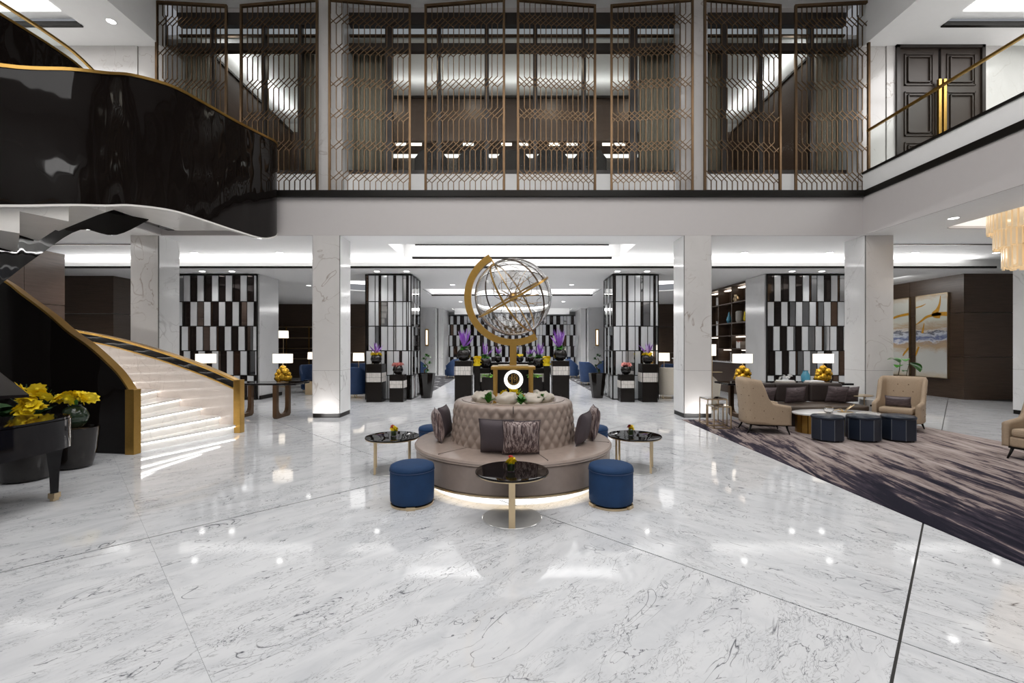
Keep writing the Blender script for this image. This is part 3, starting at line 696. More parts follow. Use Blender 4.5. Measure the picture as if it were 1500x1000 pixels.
# upper flight and landing
band = [(-6.75, 4.6, 3.15, 4.80), (-6.31, 5.5, 3.40, 5.09), (-6.06, 6.1, 3.60, 5.42), (-5.96, 6.5, 3.72, 5.62), (-5.91, 6.9, 3.85, 5.83), (-5.73, 7.5, 3.95, 6.0), (-5.58, 8.1, 3.95, 6.03), (-5.45, 8.7, 3.94, 6.05), (-5.36, 9.5, 3.98, 6.15), (-5.33, 9.95, 4.12, 6.22), (-5.40, 10.2, 4.26, 6.24), (-5.55, 10.32, 4.3, 6.25)]
bc = crom(band, 6)
obj('landing_balustrade', MB().strip(SP(bc), .06), m_gblack, st, auto=True, label='glossy black curved outer face of the upper flight and landing')
obj('landing_handrail', MB().strip([(x, y, z-.005, z+.04) for x, y, _, z in SP(bc)], .10), m_gold, st, auto=True, label='brass cap along the upper flight')
obj('landing_base_line', MB().strip([(x, y, z-.03, z) for x, y, z, _ in SP(bc)], .075), m_step, st, auto=True)
ins = [(-7.3, 5.9, 2.10, 2.9), (-7.57, 6.6, 2.60, 3.3), (-7.81, 7.3, 3.12, 3.9), (-7.96, 8.2, 3.80, 4.45), (-7.9, 8.9, 3.88, 4.6), (-7.62, 9.35, 4.30, 4.6)]
obj('inner_stringer', MB().strip(SP(crom(ins, 5)), .06), m_gblack, st, auto=True, label='black lacquered inner edge under the upper flight')
# stepped marble soffit between the two
def lerp_path(path, y):
    for p, q in zip(path, path[1:]):
        if p[1] <= y <= q[1]:
            t = (y-p[1])/(q[1]-p[1]+1e-9); return Vector((p[0]+(q[0]-p[0])*t-SO.x, y-SO.y))
iY = [5.95, 6.4, 6.85, 7.3, 7.7, 8.05]; oY = [4.75, 5.25, 5.7, 6.15, 6.6, 7.0]; zz = [2.55, 2.84, 3.10, 3.38, 3.65, 3.9]
for i in range(5):
    A0, A1, B0, B1 = lerp_path(ins, iY[i]), lerp_path(ins, iY[i+1]), lerp_path(band, oY[i]), lerp_path(band, oY[i+1])
    obj('soffit_step', MB().prism([A0+Vector((.06, 0)), B0-Vector((.06, 0)), B1-Vector((.06, 0)), A1+Vector((.06, 0))], zz[i+1], zz[i+1]+.36), m_step, st)
obj('landing_soffit', MB().prism(SP([(-7.9, 8.05), (-5.95, 7.0), (-5.66, 7.9), (-5.5, 8.7), (-5.42, 9.5), (-5.45, 10.25), (-7.7, 10.25)]), 4.32, 4.5), m_step, st)
obj('landing_slab', MB().prism(SP([(-8.1, 8.1), (-5.95, 7.0), (-5.62, 7.9), (-5.46, 8.7), (-5.40, 9.5), (-5.45, 10.25), (-8.1, 10.25)]), 4.9, 5.25), m_step, st)
obj('landing_fill', MB().box(-7.9-SO.x, -7.75-SO.x, 8.2-SO.y, 10.25-SO.y, 4.32, 5.2), m_gblack, st)
# solid parapet of the left gallery above the stair
r = thing('black_parapet', 'glossy black parapet with brass cap and glass rail at the upper left', 'railing', (-8.25, 7, 5.27))
par = [(-.05, -1.4, .0, 1.62), (-.05, 0, .0, 1.72), (0, 1.0, .0, 1.72), (.05, 1.55, .0, 1.62), (.1, 2.35, .0, 1.25), (.1, 2.9, 0, .9)]
pc = crom(par, 6)
obj('panel', MB().strip(pc, .10), m_gblack, r, auto=True); obj('brass_cap', MB().strip([(x, y, z-.01, z+.03) for x, y, _, z in pc], .13), m_gold, r, auto=True)
obj('glass_band', MB().strip([(x, y, z+.03, z+.21) for x, y, _, z in pc], .012), m_gpane, r); obj('handrail', MB().strip([(x, y, z+.21, z+.25) for x, y, _, z in pc], .05), m_gold, r, auto=True)

# ================================================================ CARPETS
tag(obj('carpet', MB().box(3.85, 8.5, -2, 10.12, .0, .008), m_rug), 'large streaked plum and beige carpet under the sofa group', 'carpet')
tag(obj('carpet', MB().box(2.95, 6.9, 15.5, 25.5, .0, .008), m_rug2), 'black and white carpet under the blue chairs right of the aisle', 'carpet')
tag(obj('carpet', MB().box(-6.9, -2.95, 15.5, 25.5, .0, .008), m_rug2), 'black and white carpet under the blue chairs left of the aisle', 'carpet')

# ================================================================ ROUND SOFA
CX, CY = .015, 5.915
sf = thing('round_sofa', 'round taupe leather sofa with a deep-buttoned central drum in mid lobby', 'sofa', (CX, CY, 0))
obj('light_plinth', MB().lathe([(1.08, 0), (1.08, .075)], 72), m_led, sf, label='glowing recessed plinth under the seat')
obj('skirt', MB().lathe([(1.20, .075), (1.245, .08), (1.25, .10), (1.255, .36), (1.255, .385)], 96), m_leather2, sf, smooth=True)
obj('base_trim', MB().lathe([(1.20, .062), (1.258, .062), (1.258, .082), (1.20, .082)], 96), m_goldl, sf)
prof = [(.70, .40), (1.16, .385), (1.245, .385), (1.272, .395), (1.275, .415), (1.262, .435), (1.22, .448), (1.0, .452), (.70, .452)]
st_ = MB().lathe(prof, 96); obj('seat', st_, m_leather2, sf, auto=True)
pp = MB().lathe([(1.268+.007*cos(a*pi/3), .392+.007*sin(a*pi/3)) for a in range(7)], 96, caps=False); obj('piping', pp, m_leather, sf, smooth=True)
for kk in range(6):
    a = -pi/2+.30+kk*pi/3; obj('seat_seam', MB().bar((.8*cos(a), .8*sin(a), .4525), (1.24*cos(a), 1.24*sin(a), .448), .006, .006), m_brownf, sf)
nu, nv = 36*8, 40; vs = []; fs = []
prof2 = []
for j in range(nv+1):
    t = j/nv
    if t < .80: r0 = .805-.035*(t/.8); z = .44+.47*(t/.8)
    else:
        q = (t-.8)/.2*pi*.62; r0 = .70+.07*cos(q)-.0; z = .91+.055*sin(q)
    prof2.append((r0, z, t))
for j, (r0, z, t) in enumerate(prof2):
    for i in range(nu):
        a = 2*pi*i/nu; v = t/.8*5.0; u = i/nu*36
        p1 = u+v/2; p2 = u-v/2
        q1 = abs(sin(pi*p1)); q2 = abs(sin(pi*p2)); h = (q1*q2)**.5
        amp = .032 if t < .72 else .032*max(0, (1-(t-.72)/.18))
        r1 = r0+amp*(h-.55)
        vs.append((r1*cos(a), r1*sin(a), z))
for j in range(nv):
    for i in range(nu):
        i2 = (i+1) % nu; fs.append((j*nu+i, j*nu+i2, (j+1)*nu+i2, (j+1)*nu+i))
obj('tufted_back', MB().add(vs, fs), m_leather, sf, smooth=True)
obj('top_rim', MB().lathe([(.70-.03, .965), (.66, .968), (.58, .962), (.545, .94), (.54, .86)], 72, caps=False), m_leather, sf, smooth=True)
obj('planter_tray', MB().lathe([(.54, .84), (.54, .87)], 48), m_gold, sf); obj('gravel_bed', MB().lathe([(.54, .871), (.535, .925), (.3, .93)], 48), m_stone, sf)
for kk in (0, 2, 4): 
    a = -pi/2+kk*pi/3; obj('back_seam', MB().box(-.004, .004, -.79, -.755, .88, .965).xf(Matrix.Rotation(a+pi/2, 4, 'Z')), m_brownf, sf)
# planting in the drum
rng = random.Random(3)
for i, (a, rr, s_, lb) in enumerate(((-100, .40, .12, 'large pale river stone in front of the brass frame'), (-150, .42, .11, 'pale river stone at the front left of the planter'), (-172, .44, .10, 'pale river stone at the left end of the planter'), (-55, .42, .11, 'pale river stone right of the brass frame'), (-28, .42, .11, 'pale river stone at the right of the planter'), (-8, .44, .09, 'pale river stone at the right end of the planter'), (150, .40, .09, 'pale river stone at the rear left of the planter'), (30, .4, .09, 'pale river stone at the rear right of the planter'))):
    a = radians(a); o = obj('river_stone', MB().sph((0, 0, 0), s_, 18, 1.15, .85, .72, .5, i), m_stone, smooth=True, loc=(CX+rr*cos(a), CY+rr*sin(a), .93+s_*.62)); tag(o, lb, 'stone', 'river stones in the sofa planter')
def leafmesh(L, W_, bend=.3, n=5, fold=.15):
    vs = []; fs = []
    for i in range(n+1):
        t = i/n; w_ = W_*sin(pi*min(1, t*.92+.06))**.8/2; y = L*t; z = bend*L*(t*(1-t)*1.2)-bend*L*t*t*.6
        vs += [(-w_, y, z+fold*w_), (0, y, z), (w_, y, z+fold*w_)]
    for i in range(n):
        a = 3*i; fs += [(a, a+1, a+4, a+3), (a+1, a+2, a+5, a+4)]
    m_ = len(vs); vs += [(x, y, z-.003) for x, y, z in vs]; fs += [tuple(reversed([q+m_ for q in f])) for f in fs]
    return vs, fs
def leafset(mb, c, n, L, W_, seed, el=(.3, 1.2), spread=(0, 2*pi), bend=.3):
    rg = random.Random(seed)
    for i in range(n):
        az = spread[0]+(spread[1]-spread[0])*(i+rg.random()*.6)/n; e = rg.uniform(*el); s_ = rg.uniform(.75, 1.15)
        v, f_ = leafmesh(L*s_, W_*s_, bend)
        m = Matrix.Translation(c) @ Matrix.Rotation(az, 4, 'Z') @ Matrix.Rotation(e, 4, 'X')
        mb.add([m @ Vector(p) for p in v], f_)
    return mb
for i, (a, rr, lb) in enumerate(((-135, .44, 'green leafy plant between the stones, front left'), (-78, .45, 'green leafy plant between the stones, front centre'), (-42, .46, 'green leafy plant between the stones, front right'), (-165, .38, 'green leafy plant at the left end of the planter'), (-15, .38, 'green leafy plant at the right end of the planter'))):
    a = radians(a); p = thing('leafy_plant', lb, 'plant', (CX+rr*cos(a), CY+rr*sin(a), .95), 0, 'small plants in the sofa planter')
    obj('leaves', leafset(MB(), Vector((0, 0, .0)), 10, .13, .075, i, (.5, 1.4)), m_leaf, p, kind='stuff'); obj('stem', MB().cyl((0, 0, 0), .012, .06, 8), m_stem, p)
def blossom(mb, c, r, seed, n=7, layers=2):
    rg = random.Random(seed*13+5); tl_ = Matrix.Rotation(rg.uniform(0, 6.28), 4, 'Z') @ Matrix.Rotation(rg.uniform(.2, 1.25), 4, 'X')
    for L in range(layers):
        for i in range(n):
            az = 2*pi*i/n+L*.4+rg.random()*.3; e = .35+.55*L
            v, f_ = leafmesh(r*(1-.2*L), r*.8, .25, 3)
            m = Matrix.Translation(c) @ tl_ @ Matrix.Rotation(az, 4, 'Z') @ Matrix.Rotation(e, 4, 'X'); mb.add([m @ Vector(p) for p in v], f_)
    mb.sph((c[0], c[1], c[2]+r*.12), r*.22, 8); return mb
yf = thing('yellow_blossoms', 'yellow flowers and green shoots inside the brass globe stand', 'flowers', (CX, CY-.05, .87))
m_ = MB(); [blossom(m_, (x, y, z), .07, i) for i, (x, y, z) in enumerate(((-.12, 0, .16), (-.05, -.05, .11), (.06, .02, .14), (.14, 0, .10), (0, .05, .2), (-.02, -.12, .06)))]
obj('petals', m_, m_yellow, yf, kind='stuff'); m_ = MB(); [m_.tube([(0, 0, 0), (.06+.03*i, 0, .12), (.12+.02*i, .01*i, .2-.03*i)], .007, 6) for i in range(-1, 3)]; m_.cyl((0, 0, 0), .14, .04, 16); obj('shoots', m_, m_leafl, yf)
# ================================================================ GLOBE
GZ = 2.31; gl = thing('globe_sculpture', 'clear glass globe with brass arc and rings on a brass box stand', 'sculpture', (CX, CY, .87))
g0 = .87
def G(mb, name, mat, **k): return obj(name, mb.xf(Matrix.Translation((0, 0, -g0))), mat, gl, **k)
b_ = MB()
for x in (-.235, .235):
    for y in (-.18, .18): b_.box(x-.022, x+.022, y-.022, y+.022, .87, 1.36)
G(b_, 'box_frame', m_gold, bevel=.004)
G(MB().box(-.285, .285, -.22, .22, 1.36, 1.40), 'box_top', m_gold, bevel=.006); G(MB().box(-.26, .26, -.2, .2, .87, .885), 'box_base', m_gold)
G(MB().box(-.2, .2, -.16, .16, 1.401, 1.412), 'top_plate', m_goldl)
G(MB().box(-.045, .045, -.03, .03, 1.41, 1.72), 'pole', m_gold, bevel=.004)
arc = MB(); n = 60; vs = []; fs = []
for i in range(n+1):
    a = radians(120+180*i/n)
    for rr, y in ((.555, -.035), (.645, -.035), (.645, .035), (.555, .035)): vs.append((rr*cos(a), y, GZ+rr*sin(a)))
for i in range(n):
    for j in range(4): fs.append((4*i+j, 4*i+(j+1) % 4, 4*i+4+(j+1) % 4, 4*i+4+j))
fs += [(3, 2, 1, 0), (4*n, 4*n+1, 4*n+2, 4*n+3)]
G(arc.add(vs, fs), 'arc', m_gold, auto=True)
ax = Vector((cos(radians(120)), 0, sin(radians(120)))); ctr = Vector((0, 0, GZ))
G(MB().tube([ctr+ax*.60, ctr-ax*.60], .009, 10), 'axis_rod', m_gold, smooth=True)
u1 = Vector((cos(radians(30)), 0, sin(radians(30)))); yv = Vector((0, 1, 0))
tl = (yv*cos(.13)+ax*sin(.13)).normalized()
def ring(rad, a_, b2, wd, th, dirn, nm, mat):     # flat band ring spanned by a_, b2; dirn is its normal
    vs = []; fs = []; n = 72
    for i in range(n):
        q = 2*pi*i/n; e = a_*cos(q)+b2*sin(q)
        for rr, h in ((rad-th, -wd), (rad, -wd), (rad, wd), (rad-th, wd)): vs.append(ctr+e*rr+dirn*h)
    for i in range(n):
        i2 = (i+1) % n
        for j in range(4): fs.append((4*i+j, 4*i2+j, 4*i2+(j+1) % 4, 4*i+(j+1) % 4))
    G(MB().add(vs, fs), nm, mat, auto=True)
ring(.53, u1, tl, .012, .055, ax, 'equator_ring', m_gold)
for k, ang in enumerate((.25, 1.25, 2.3)):
    e2 = (u1*cos(ang)+yv*sin(ang)).normalized(); ring(.512, ax, e2, .011, .010, ax.cross(e2), 'meridian_ring', m_bronzed if k != 1 else m_gold)
o = MB().sph((0, 0, GZ), .508, 64); i_ = MB().sph((0, 0, GZ), .500, 64); i_.f = [tuple(reversed(f)) for f in i_.f]
o.add(i_.v, i_.f); G(o, 'glass_sphere', m_glass, smooth=True)
wr = MB(); rg = random.Random(5)
def blob(c, r, seed, n=36):
    c = Vector(c).normalized(); u = c.orthogonal().normalized(); v = c.cross(u); pts = []
    for i in range(n):
        a = 2*pi*i/n; q = r*(1+.75*noise.noise(Vector((cos(a)*1.6, sin(a)*1.6, seed*5.3)))+.3*noise.noise(Vector((cos(a)*5, sin(a)*5, seed))))
        pts.append(ctr+(c+u*cos(a)*q+v*sin(a)*q).normalized()*.490)
    wr.tube(pts, .0035, 5, closed=True)
for i, (c_, r_) in enumerate((((-.25, -1, .45), .5), ((.2, -1, .1), .3), ((.15, -1, -.5), .4), ((.3, 1, .3), .6))): blob(c_, r_, i+2)
G(wr, 'map_outline', m_bronzed, kind='stuff')
inn_ = MB().sph((0, 0, GZ), .05, 16)
for i in range(12):
    d = Vector((rg.uniform(-1, 1), rg.uniform(-.8, .8), rg.uniform(-1, 1))).normalized(); m2 = d*.2+Vector((rg.uniform(-.06, .06), 0, rg.uniform(-.06, .06)))
    inn_.tube([ctr, ctr+m2, ctr+d*.36+Vector((.05, 0, .03))], .006, 6, r2=.003)
G(inn_, 'inner_branches', m_gold, smooth=True)
b_ = MB(); G(MB().tube([ctr+Vector((0, -.01, 0)), ctr+Vector((0, .01, 0))], .06, 20), 'centre_hub', m_gold)
# illuminated emblem
em = thing('round_emblem', 'round glowing white emblem with a dark and gold monogram, hanging in the brass stand', 'sign', (CX+.005, CY-.2, 1.232))
RX = Matrix.Rotation(pi/2, 4, 'X')
obj('disc', MB().lathe([(.118, -.012), (.122, 0), (.118, .012)], 48).xf(RX), m_sign, em, smooth=False)
obj('monogram_ground', MB().lathe([(.08, 0), (.08, .004)], 40, (0, 0, .0)).xf(RX).xf(Matrix.Translation((0, -.013, .008))), m_black, em)
m_ = MB(); m_.box(-.026, -.014, -.024, -.017, -.045, .07); m_.box(.006, .011, -.024, -.017, -.03, .06)
def arcxz(mb, cx, cz, r, a0, a1, w_, n=14):
    vs = []; fs = []
    for i in range(n+1):
        a = radians(a0+(a1-a0)*i/n)
        for rr, y in ((r-w_, -.024), (r, -.024), (r, -.017), (r-w_, -.017)): vs.append((cx+rr*cos(a), y, cz+rr*sin(a)))
    for i in range(n):
        for j in range(4): fs.append((4*i+j, 4*i+(j+1) % 4, 4*i+4+(j+1) % 4, 4*i+4+j))
    mb.add(vs, fs)
arcxz(m_, .006, .02, .05, -60, 100, .007); arcxz(m_, .0, .018, .078, 195, 345, .007); arcxz(m_, .02, .02, .022, 0, 360, .006); arcxz(m_, -.045, .02, .018, 0, 360, .005); m_.box(.03, .058, -.024, -.017, .018, .024)
obj('monogram', m_, m_gold, em); obj('hanger', MB().box(-.006, .006, -.006, .006, .115, .13), m_gold, em)
# ================================================================ CUSHIONS
def pillow_mb(w_, h, t, n=14, pinch=.06):
    vs = []; fs = []
    for sgn in (-1, 1):
        for j in range(n+1):
            for i in range(n+1):
                u = 2*i/n-1; v = 2*j/n-1
                x = u*w_/2*(1-pinch*(1-v*v)*abs(u)); z = v*h/2*(1-pinch*(1-u*u)*abs(v))
                y = sgn*t/2*((1-u**4)*(1-v**4))**.6
                vs.append((x, y, z+h/2))
    m_ = (n+1)**2
    for s_ in (0, 1):
        for j in range(n):
            for i in range(n):
                a = s_*m_+j*(n+1)+i; q = (a, a+1, a+n+2, a+n+1); fs.append(q if s_ == 0 else tuple(reversed(q)))
    return MB().add(vs, fs)
def cushion(lb, mat, w_, h, t, loc, rz, lean, roll=0, grp=None, nm='cushion'):
    m = Matrix.Rotation(-lean, 4, 'X') @ Matrix.Rotation(roll, 4, 'Y')
    r = thing(nm, lb, 'cushion', loc, rz, grp); pm = pillow_mb(w_, h, t)
    obj('cover', pm.xf(m), mat, r, smooth=True)
    e = [(-w_/2, 0, 0), (w_/2, 0, 0), (w_/2, 0, h), (-w_/2, 0, h)]
    pts = []
    for i in range(4):
        a = Vector(e[i]); b2 = Vector(e[(i+1) % 4]); mid = Vector((0, 0, h/2))
        for k in range(6):
            t_ = k/6; p = a+(b2-a)*t_; inw = (mid-p)*.055*4*t_*(1-t_); pts.append(m @ (p+inw))
    obj('piping', MB().tube(pts, .005, 6, closed=True), m_plum, r)
    return r
def on_drum(deg, rad, z=.455):
    a = radians(deg); return (CX+rad*cos(a), CY+rad*sin(a), z), a+pi/2
for lb, mat, w_, h, deg, rad, lean, dz in (('smooth plum-grey square cushion at the front of the round sofa', m_plum, .40, .40, -101.5, .885, .20, 0), ('ribbed mauve square cushion at the front of the round sofa', m_strip, .42, .40, -85, .925, .24, 0),
        ('ribbed mauve cushion at the left of the round sofa, nearest the camera', m_strip, .42, .40, -170, .94, .22, 0), ('dark plum cushion at the left of the round sofa, tucked behind the ribbed one', m_plum, .40, .40, -187, .90, .16, 0),
        ('smooth plum-grey cushion at the right of the round sofa, nearest the camera', m_plum, .38, .40, -24, .91, .2, 0), ('brown-mauve ribbed cushion at the right of the round sofa, behind the smooth one', m_strip, .42, .42, -2, 1.02, .16, 0)):
    loc, rz = on_drum(deg, rad); cushion(lb, mat, w_, h, .14, loc, rz, -lean*-1 if False else lean*-1, grp='cushions on the round sofa')
# ================================================================ STOOLS
def stool(loc, lb):
    r = thing('velvet_stool', lb, 'stool', loc, 0, 'round blue velvet stools')
    obj('body', MB().lathe([(.215, .035), (.226, .05), (.229, .12), (.229, .345), (.226, .36)], 40), m_blue, r, auto=True)
    obj('cushion_top', MB().lathe([(.222, .362), (.231, .368), (.232, .385), (.222, .41), (.19, .424), (.1, .431), (.0, .433)], 40, caps=False), m_blue, r, smooth=True)
    obj('piping', MB().lathe([(.231+.005*cos(a*pi/3), .362+.005*sin(a*pi/3)) for a in range(7)], 40, caps=False), m_blued, r, smooth=True)
    obj('brass_ring', MB().lathe([(.19, .0), (.222, .0), (.222, .022), (.19, .022)], 40), m_goldl, r, auto=True)
    obj('base_gap', MB().cyl((0, 0, .02), .195, .02, 32), m_black, r)
    for k in range(3):
        a = -pi/2+.15+k*2*pi/3; obj('foot', MB().box(-.045, .045, -.235, -.205, .0, .035).xf(Matrix.Rotation(a+pi/2, 4, 'Z')), m_goldl, r)
    return r
s0 = stool((-1.055, 4.72, 0), 'blue velvet stool at the front left of the round sofa')
dup(s0, (1.04, 4.70, 0), .7, 'blue velvet stool at the front right of the round sofa'); dup(s0, (-1.22, 6.95, 0), .3, 'blue velvet stool behind the left of the round sofa'); dup(s0, (1.26, 6.95, 0), 1.2, 'blue velvet stool behind the right of the round sofa')
m_basep = plain('polished_plate', (.55, .55, .54), .12, .2)
# ================================================================ SIDE TABLES
def ctable(loc, rz, lb, front=True):
    r = thing('round_side_table', lb, 'table', loc, rz, 'round black-topped side tables around the sofa')
    obj('tabletop', MB().lathe([(.335, .438), (.352, .442), (.356, .450), (.352, .458), (.335, .46)], 56), m_gblack, r, auto=True)
    obj('brass_edge', MB().lathe([(.34, .430), (.35, .432), (.35, .441), (.34, .441)], 56), m_goldl, r)
    if front:
        obj('leg', MB().box(-.03, .03, -.285, -.262, 0, .435), m_goldl, r, bevel=.003); obj('leg', MB().box(-.03, .03, .262, .285, 0, .435), m_goldl, r, bevel=.003)
    else:
        for sx, sy in ((-1, -1), (-1, 1), (1, 1), (1, -1)): obj('leg', MB().box(sx*.22-.014, sx*.22+.014, sy*.17-.014, sy*.17+.014, 0, .435), m_goldl, r, bevel=.003)
    obj('base_disc', MB().lathe([(.285, 0), (.29, .004), (.285, .009)], 48), m_basep, r, label='polished round base plate')
    return r
t0 = ctable((.0, 4.32, 0), 0, 'round black side table in front of the round sofa')
t1 = ctable((-1.60, 5.98, 0), .25, 'round black side table left of the round sofa', False)
dup(t1, (1.66, 6.05, 0), -.35, 'round black side table right of the round sofa')
def posy(loc, lb, seed):
    r = thing('flower_vase', lb, 'vase', loc, seed, 'small posies in green glass on the side tables')
    obj('glass', MB().lathe([(.036, 0), (.038, .003), (.038, .075), (.034, .075), (.034, .008), (.0, .008)], 20, caps=False), m_glass, r, smooth=False)
    obj('leaf_wrap', MB().lathe([(.033, .009), (.033, .07)], 16), m_leafl, r)
    m_ = MB(); [blossom(m_, (x, y, z), .036, seed*9+i, 6, 2) for i, (x, y, z) in enumerate(((-.022, -.02, .085), (.022, -.02, .085), (0, .02, .088), (-.012, -.01, .112), (.018, .0, .105), (0, -.03, .095)))]; obj('yellow_flowers', m_, m_yellow, r)
    m_ = MB(); [blossom(m_, (x, y, z), .030, seed*5+i, 6, 2) for i, (x, y, z) in enumerate(((.016, .012, .125), (.03, .02, .108)))]; obj('red_flowers', m_, m_red, r)
posy((-.01, 4.28, .461), 'posy of yellow and red flowers in green glass on the front side table', 1)
posy((-1.58, 5.96, .461), 'posy of yellow and red flowers in green glass on the left side table', 2)
posy((1.60, 6.02, .461), 'posy of yellow and red flowers in green glass on the right side table', 3)
# ================================================================ CONSOLES AND LAMPS
def console(x0, x1, legs, lb, legmat):
    cx = (x0+x1)/2; r = thing('console_table', lb, 'table', (cx, 10.52, 0))
    obj('tabletop', MB().box(x0-cx, x1-cx, -.34, .36, .775, .82), m_piano, r, bevel=.006)
    for lx in legs:
        b = MB(); x = lx-cx; vs = []
        prof = []; w2 = .33; t = .10; R = .14
        outer = [(-w2, .775)]+[(-w2+.04-.04*cos(a), .04-.04*sin(a)) for a in (0, .8, 1.57)]+[(w2-.04+.04*sin(a), .04-.04*cos(a)) for a in (0, .8, 1.57)]+[(w2, .775)]
        inner = [(-w2+t, .775)]+[(-w2+t+R-R*cos(a), .08+R-R*sin(a)) for a in (0, .5, 1.05, 1.57)]+[(w2-t-R+R*sin(a), .08+R-R*cos(a)) for a in (0, .5, 1.05, 1.57)]+[(w2-t, .775)]
        def smp(pl, n=24):
            d = [0]
            for p, q in zip(pl, pl[1:]): d.append(d[-1]+math.dist(p, q))
            o = []
            for i in range(n+1):
                s = d[-1]*i/n; k = max(j for j in range(len(d)) if d[j] <= s+1e-9); k = min(k, len(pl)-2); f = (s-d[k])/(d[k+1]-d[k]+1e-9); o.append((pl[k][0]+(pl[k+1][0]-pl[k][0])*f, pl[k][1]+(pl[k+1][1]-pl[k][1])*f))
            return o
        A, B = smp(outer), smp(inner); n = 24; v = []; fs = []
        for (a, z), (a2, z2) in zip(A, B): v += [(x-.045, a, z), (x-.045, a2, z2), (x+.045, a2, z2), (x+.045, a, z)]
        for i in range(n):
            for j in range(4): fs.append((4*i+j, 4*i+4+j, 4*i+4+(j+1) % 4, 4*i+(j+1) % 4))
        obj('leg', b.add(v, fs), legmat, r, label='looped bronze leg')
    return r
m_lbron = plain('aged_bronze', (.16, .095, .055), .3, .9)
console(-7.8, -4.93, (-5.42, -6.32, -7.3), 'black console table on looped bronze legs beside the staircase', m_lbron)
console(4.93, 7.8, (5.3, 6.3, 7.4), 'dark console table behind the brown sofa', m_lbron)
def table_lamp(loc, lb, sw=.225, sh=.21):
    r = thing('table_lamp', lb, 'lamp', loc, 0, 'gilt coral table lamps on the consoles')
    rg = random.Random(len(lb)); m = MB()
    for i, (x, z, s_) in enumerate(((-.10, .10, .095), (.10, .11, .10), (0, .13, .10), (-.08, .24, .085), (.08, .25, .085), (0, .32, .08), (-.14, .18, .05), (.15, .2, .05))):
        m.sph((x, rg.uniform(-.04, .04), z), s_, 14, jit=.25, seed=i)
    obj('coral_body', m, m_gilt, r, smooth=True); obj('stem', MB().cyl((0, 0, .35), .012, .12, 8), m_goldl, r); obj('base', MB().box(-.10, .10, -.07, .07, 0, .012), m_goldl, r)
    obj('lamp_shade', MB().lathe([(sw, .455), (sw, .455+sh), (sw-.006, .455+sh), (sw-.006, .455)], 36, sy=.7, caps=False), m_shade, r, auto=True)
    return r
L0 = table_lamp((-5.39, 10.5, .821), 'gilt coral table lamp on the left console, nearest the marble column')
dup(L0, (-7.2, 10.5, .821), 0, 'gilt coral table lamp on the left console, behind the stair rail')
dup(L0, (5.42, 10.5, .821), 0, 'gilt coral table lamp behind the sofa group, left one above the wing chair'); dup(L0, (7.32, 10.5, .821), 0, 'gilt coral table lamp behind the sofa group, right one in front of the mirror screen')
# things on the right console
v = thing('glass_vase', 'blue glass vase on the dark console left of the right lamp', 'vase', (WX(1180, 10.5), 10.5, .821)); obj('body', MB().lathe([(.06, 0), (.09, .02), (.095, .16), (.06, .23), (.05, .26), (.062, .28)], 24), m_tblue, v, auto=True)
def trayset(loc, lb):
    r = thing('decorative_books', lb, 'books', loc, .1); obj('cover', MB().box(-.17, .17, -.12, .12, 0, .03), m_book[0], r); obj('cover', MB().box(-.15, .15, -.11, .11, .031, .055), m_white, r)
trayset((WX(1150, 10.45), 10.45, .821), 'stack of pale books on the dark console, left of the blue vase'); trayset((WX(1192, 10.3), 10.28, .821), 'stack of pale books on the dark console, in front of the gilt lamp')
pf = thing('white_orchid', 'small white flower sculpture on the dark console', 'flowers', (WX(1148, 10.5), 10.45, .877)); m = MB(); [blossom(m, (x, 0, z), .06, i, 6) for i, (x, z) in enumerate(((-.1, .04), (-.02, .08), (.06, .05), (.12, .1)))]; obj('petals', m, m_white, pf)
# ================================================================ SOFA GROUP
bs = thing('curved_sofa', 'long dark brown velvet sofa facing the camera on the carpet', 'sofa', (6.2, 9.66, .009))
def arcpts(x0, x1, y, sag, n=16): return [(x0+(x1-x0)*i/n, y-sag*(1-(2*i/n-1)**2)) for i in range(n+1)]
def slab_arc(x0, x1, yf, yb, sag, z0, z1):
    f = arcpts(x0, x1, yf, sag); b = arcpts(x0, x1, yb, sag*.6); return MB().prism(f+list(reversed(b)), z0, z1)
obj('base', slab_arc(-1.1, 1.05, -.38, .35, .08, .0, .30), m_brownf, bs, bevel=.02)
obj('seat', slab_arc(-1.18, 1.16, -.48, .30, .10, .31, .43), m_bseat if 'm_bseat' in globals() else plain('seat_velvet', (.075, .055, .042), .5, sc=9, var=.2), bs, bevel=.035)
for i in range(3):
    x0 = -1.12+i*.75; obj('backrest', slab_arc(x0, x0+.735, .20, .42, .02, .43, .84), m_brownf, bs, bevel=.05)
for lb, mt, px, w_, h, rl, Yy in (('plum cushion at the left end of the brown sofa', m_plum, 1113, .36, .34, 0, 9.52), ('crushed mauve cushion second from the left on the brown sofa', m_crush, 1126, .34, .36, .03, 9.46), ('crushed mauve cushion in the middle of the brown sofa', m_crush, 1169, .42, .36, -.08, 9.50), ('crushed mauve cushion on the right of the brown sofa, the larger one', m_crush, 1229, .42, .38, .04, 9.50), ('mauve cushion at the right end of the brown sofa', m_crush, 1249, .38, .35, -.1, 9.58)):
    cushion(lb, mt, w_, h, .13, (WX(px, Yy), Yy+.12, .45), 0 if px < 1200 else -.1, -.3, rl, 'cushions on the brown sofa')
